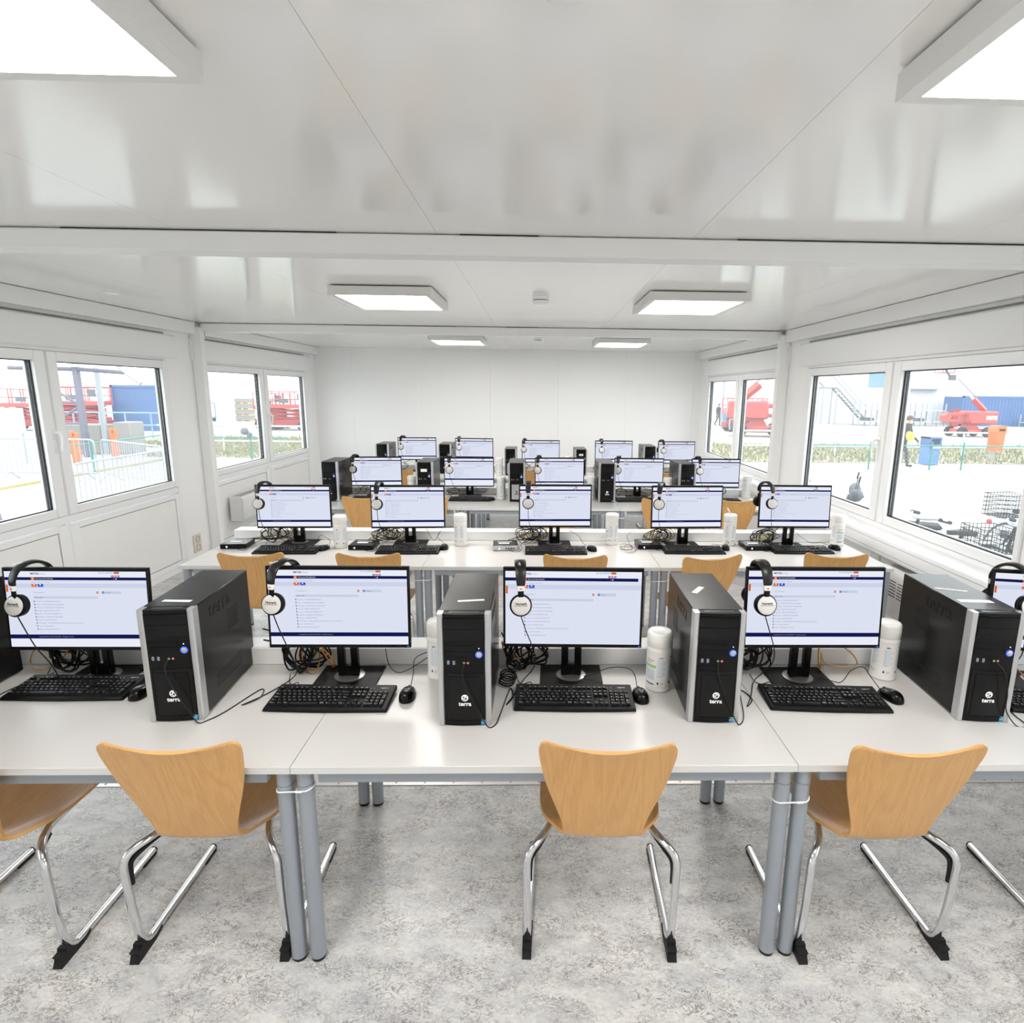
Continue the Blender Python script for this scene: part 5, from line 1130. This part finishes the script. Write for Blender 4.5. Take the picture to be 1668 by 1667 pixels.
t = thing('waste_skip', 'blue skip bin beside the standing person outside the far window', 'skip', (15.0, 46, GZ)); b = MB(); b.prism([(-.5, 0), (.5, 0), (.75, .8), (-.75, .8)], -.5, .5, T=Matrix(((1, 0, 0, 0), (0, 0, 1, 0), (0, 1, 0, 0), (0, 0, 0, 1)))); b.box(-.72, .72, -.5, .5, .8, 1.35, .05); b.build('skip_body', 'bblue', t)
b = MB(); b.cyl((12.8, 41.6, GZ), (12.8, 41.6, 5), .07, 8); top(b.build('flag_pole', 'galv'), 'thin grey pole outside the far window on the trunking side', 'pole')
# bicycles and a moped parked along the outside wall
def bike(x, y, rz, label, basket=False, crate=False):
    t = thing('bicycle', label, 'bicycle', (x, y, GZ), rz, 'parked bicycles')
    for wx, n_ in ((.53, 'front_wheel'), (-.53, 'rear_wheel')):
        b = MB(); b.tube([(wx + .325 * math.cos(a * PI / 14), 0, .345 + .325 * math.sin(a * PI / 14)) for a in range(28)], .02, 7, closed=True); o = b.build(n_, 'tyre', t)
        b = MB(); [b.tube([(wx, .02 * (-1) ** a, .345), (wx + .31 * math.cos(a * PI / 10), 0, .345 + .31 * math.sin(a * PI / 10))], .0015, 4) for a in range(20)]; b.tube([(wx + .30 * math.cos(a * PI / 14), 0, .345 + .30 * math.sin(a * PI / 14)) for a in range(28)], .009, 6, closed=True); b.cyl((wx, -.05, .345), (wx, .05, .345), .022, 8); b.build('spokes', 'galv', o)
        b = MB(); b.tube([(wx + .36 * math.cos(a), 0, .345 + .36 * math.sin(a)) for a in [R(q) for q in (range(10, 150, 12) if wx > 0 else range(20, 190, 12))]], .026, 6); b.build('mudguard', 'wrail', t)
    b = MB()
    for p in ([(-.53, 0, .345), (-.08, 0, .30), (-.22, 0, .80)], [(-.08, 0, .30), (.36, 0, .74)], [(-.19, 0, .70), (.34, 0, .86)], [(-.53, 0, .345), (-.2, 0, .74)], [(.53, 0, .345), (.37, 0, .72), (.32, 0, .98)]): b.tube(p, .018, 8)
    b.build('bike_frame', 'blkg', t); b = MB(); b.prism([(-.36, -.07), (-.30, -.10), (-.18, -.05), (-.05, -.02), (-.05, .02), (-.18, .05), (-.30, .10), (-.36, .07)], .80, .85); b.cyl((-.23, 0, .76), (-.235, 0, .81), .015, 8); b.build('saddle', 'rub', t)
    b = MB(); b.tube(smooth([(.12, -.29, 1.0), (.24, -.25, 1.03), (.33, -.08, 1.0), (.33, .08, 1.0), (.24, .25, 1.03), (.12, .29, 1.0)], 4), .013, 8); h = b.build('handlebar', 'galv', t)
    for s in (-1, 1): b = MB(); b.cyl((.13, s * .29, 1.0), (.25, s * .245, 1.03), .021, 10); b.build('grip', 'rub', h)
    b = MB(); b.lathe([(0, 0), (.045, .01), (.05, .05), (.0, .06)], 14, T=TR(.40, 0, .90, 0, 90)); b.build('headlight', 'stone', t)
    def net(x0, x1, w, z0, z1, n_, m):
        b = MB(); k = 9
        for z in [z0 + (z1 - z0) * i / 5 for i in range(6)]: b.tube([(x0, -w, z), (x1, -w, z), (x1, w, z), (x0, w, z)], .005, 4, closed=True)
        for i in range(k):
            X = x0 + (x1 - x0) * i / (k - 1); Y = -w + 2 * w * i / (k - 1); b.tube([(X, -w, z1), (X, -w, z0), (X, w, z0), (X, w, z1)], .004, 4); b.tube([(x0, Y, z1), (x0, Y, z0), (x1, Y, z0), (x1, Y, z1)], .004, 4)
        return b.build(n_, m, t)
    if basket: net(.42, .78, .20, .72, .98, 'wire_basket', 'gap')
    if crate: net(-.75, -.35, .17, .78, 1.08, 'rear_crate_mesh', 'gap'); b = MB(); b.tube([(-.75, .1, .77), (-.3, .1, .77), (-.3, -.1, .77), (-.75, -.1, .77)], .008, 6, closed=True); b.build('carrier', 'galv', t); b = MB(); b.cyl((-.80, 0, .70), (-.77, 0, .70), .035, 10); b.build('tail_light', 'lred', t)
    return t
bike(4.78, 6.72, 180, 'bicycle close to the big window, only its handlebar showing above the sill'); bike(5.62, 6.30, 176, 'bicycle with a wire basket on its handlebar outside the big window', True); bike(7.05, 8.05, 8, 'bicycle with a crate over its rear wheel outside the big window', False, True); bike(4.7, 10.9, 180, 'bicycle outside the far window on the trunking side')
t = thing('moped', 'moped with grey hand muffs outside the narrow pane of the big window', 'moped', (4.95, 8.2, GZ), 154)
for wx in (.62, -.60): b = MB(); wheel(b, wx, 0, .24, .11); b.build('wheel', 'tyre', t)
b = MB(); b.box(-.70, .1, -.16, .16, .36, .60, .07); b.box(-.1, .5, -.17, .17, .24, .32, .03); b.tube([(.62, 0, .3), (.50, 0, .75), (.44, 0, .98)], .06, 8); b.prism([(.42, -.2), (.50, -.22), (.50, .22), (.42, .2)], .35, .82); b.build('moped_body', 'stone', t)
b = MB(); b.box(-.70, .05, -.15, .15, .60, .66, .03); b.build('seat', 'rub', t); b = MB(); b.tube([(.32, -.36, 1.02), (.42, -.12, 1.04), (.42, .12, 1.04), (.32, .36, 1.02)], .014, 8); h = b.build('handlebar', 'stone', t)
for s in (-1, 1):
    b = MB(); b.lathe([(0, -.17), (.06, -.13), (.085, -.04), (.08, .06), (.05, .14), (0, .16)], 14, T=TR(.40, s * .30, 1.02, 90 + 18 * s, 0, 0)); b.build('hand_muff', 'stone', h)
    b = MB(); b.tube([(.40, s * .16, 1.04), (.38, s * .24, 1.20)], .007, 6); b.lathe([(0, -.01), (.055, -.008), (.05, .012), (0, .014)], 14, T=TR(.38, s * .26, 1.24, 0, 80)); b.build('mirror', 'blk', h)

# people: one skinned surface each
def person(x, y, rz, label, J, E, heads, m_of, s=1., extra=None):
    me = bpy.data.meshes.new('person'); names = list(J); me.from_pydata([J[n][0] for n in names], [(names.index(a), names.index(c)) for a, c in E], []); o = bpy.data.objects.new('person', me); COL.objects.link(o)
    sk = o.modifiers.new('skin', 'SKIN'); sb = o.modifiers.new('sub', 'SUBSURF'); sb.levels = sb.render_levels = 2
    for i, n in enumerate(names):
        v = me.skin_vertices[0].data[i]; r = J[n][1]; v.radius = r if isinstance(r, tuple) else (r, r); v.use_root = n == 'pelvis'
    dg = bpy.context.evaluated_depsgraph_get(); nm = bpy.data.meshes.new_from_object(o.evaluated_get(dg)); bpy.data.objects.remove(o)
    for m in ('cloth', 'skin', 'rub'): nm.materials.append(M[m])
    for p in nm.polygons: p.material_index = m_of(p.center); p.use_smooth = True
    o = bpy.data.objects.new('person', nm); COL.objects.link(o); o.location = (x, y, GZ); o.rotation_euler.z = R(rz); o.scale = (s, s, s); return tag(o, label, 'person')
def body(stride=.30, lean=.05, armsw=.22, elbow=.1, look=-.02):
    J = {'pelvis': ((0, 0, .93), (.15, .12)), 'waist': ((lean * .4, 0, 1.08), (.145, .11)), 'chest': ((lean, 0, 1.30), (.17, .125)), 'collar': ((lean * 1.3, 0, 1.44), (.11, .09)), 'neck': ((lean * 1.9, 0, 1.51), .055), 'skull': ((lean * 2.4 + .03, 0, 1.60), (.078, .088)), 'crown': ((lean * 2.4 + .02, 0, 1.69), (.07, .085)), 'nose': ((lean * 2.4 + .112, 0, 1.605), .016), 'chin': ((lean * 2.4 + .075, 0, 1.535), .03)}
    E = [('pelvis', 'waist'), ('waist', 'chest'), ('chest', 'collar'), ('collar', 'neck'), ('neck', 'skull'), ('skull', 'crown'), ('skull', 'nose'), ('skull', 'chin')]
    for s, f in ((1, 1), (-1, -1)):
        n = str(s); kx = f * stride * .55 + .06; ax = f * stride - (.10 if f < 0 else 0); az = .09 if f > 0 else .14
        J['hip' + n] = ((0, s * .09, .88), .10); J['knee' + n] = ((kx, s * .10, .50), .066); J['calf' + n] = ((kx * .6 + ax * .4 - .02, s * .10, .34), .062); J['ankle' + n] = ((ax, s * .10, az), .045); J['heel' + n] = ((ax - .02, s * .10, az - .045), .042); J['toe' + n] = ((ax + .19, s * .11, az - .055 if f > 0 else az - .09), .035)
        E += [('pelvis', 'hip' + n), ('hip' + n, 'knee' + n), ('knee' + n, 'calf' + n), ('calf' + n, 'ankle' + n), ('ankle' + n, 'heel' + n), ('heel' + n, 'toe' + n)]
        J['shoulder' + n] = ((lean * 1.1, s * .185, 1.40), .07); J['elbow' + n] = ((lean - f * armsw * .45 - .03, s * .225, 1.13), .048); J['wrist' + n] = ((lean - f * armsw + elbow, s * .22, .90), .033); J['palm' + n] = ((lean - f * armsw + elbow + .03, s * .215, .83), (.040, .020))
        E += [('collar', 'shoulder' + n), ('shoulder' + n, 'elbow' + n), ('elbow' + n, 'wrist' + n), ('wrist' + n, 'palm' + n)]
        px, py, pz = J['palm' + n][0]
        for i, (dx, l) in enumerate(((-.027, .075), (-.009, .085), (.009, .08), (.026, .062))):
            J['knuckle%s%d' % (n, i)] = ((px + dx, py, pz - .035), .010); J['tip%s%d' % (n, i)] = ((px + dx + .012, py - s * .018, pz - .03 - l * .8), .008); E += [('palm' + n, 'knuckle%s%d' % (n, i)), ('knuckle%s%d' % (n, i), 'tip%s%d' % (n, i))]
        J['thumb' + n] = ((px + .05, py - s * .01, pz - .02), .010); E.append(('palm' + n, 'thumb' + n))
    return J, E
J, E = body()
hx = .05 * 2.4
def paint(c): return 2 if c.z < .11 else (1 if (c.z > 1.50 or (c.z < .87 and abs(c.y) > .175)) else 0)
pr = person(12.42, 20.05, 0, 'person in dark work clothes walking past with a yellow helmet under the arm', J, E, None, paint)
b = MB(); b.lathe([(.106, -.01), (.11, .03), (.095, .085), (.055, .115), (0, .12)], 18, T=TR(hx + .015, 0, 1.63, 0, -14)); b.build('hair', 'hair', pr)
b = MB(); [b.lathe([(0, -.012), (.012, 0), (0, .012)], 8, T=TR(hx + .10, s * .033, 1.635)) for s in (-1, 1)]; b.build('eyes', 'gap', pr)
b = MB(); [b.lathe([(0, -.03), (.014, -.02), (.016, .01), (0, .03)], 8, T=TR(hx + .02, s * .095, 1.60)) for s in (-1, 1)]; b.build('ears', 'skin', pr)
b = MB(); b.lathe([(.17, 0), (.145, .012), (.135, .05), (.115, .12), (.06, .165), (0, .175)], 22, T=TR(12.37, 19.66, .58, 80, 0, 20)); top(b.build('safety_helmet', 'helm'), 'yellow safety helmet carried under the arm of the walking person', 'helmet')
J, E = body(.10, .02, .05, .05); ps = person(13.7, 45.5, -60, 'person in dark clothes standing by a blue skip outside the far window', J, E, None, paint, .95)
b = MB(); b.lathe([(.106, -.01), (.11, .03), (.095, .085), (.055, .115), (0, .12)], 18, T=TR(.06, 0, 1.63, 0, -14)); b.build('hair', 'hair', ps)
# ------------------------------------------------------------------ light and view
w = bpy.data.worlds.new('overcast_sky'); S.world = w; w.use_nodes = True; nt = w.node_tree
bg = nt.nodes['Background']; bg.inputs[0].default_value = (.93, .965, 1., 1); bg.inputs[1].default_value = .86
S.view_settings.view_transform = 'Standard'; S.view_settings.look = 'None'; S.view_settings.gamma = 1; S.view_settings.use_curve_mapping = False
S.view_settings.exposure = EXPO
S.cycles.use_denoising = True; S.cycles.max_bounces = 10; S.cycles.diffuse_bounces = 6; S.cycles.transparent_max_bounces = 12; S.cycles.sample_clamp_indirect = 6
S.cycles.caustics_reflective = False; S.cycles.caustics_refractive = False
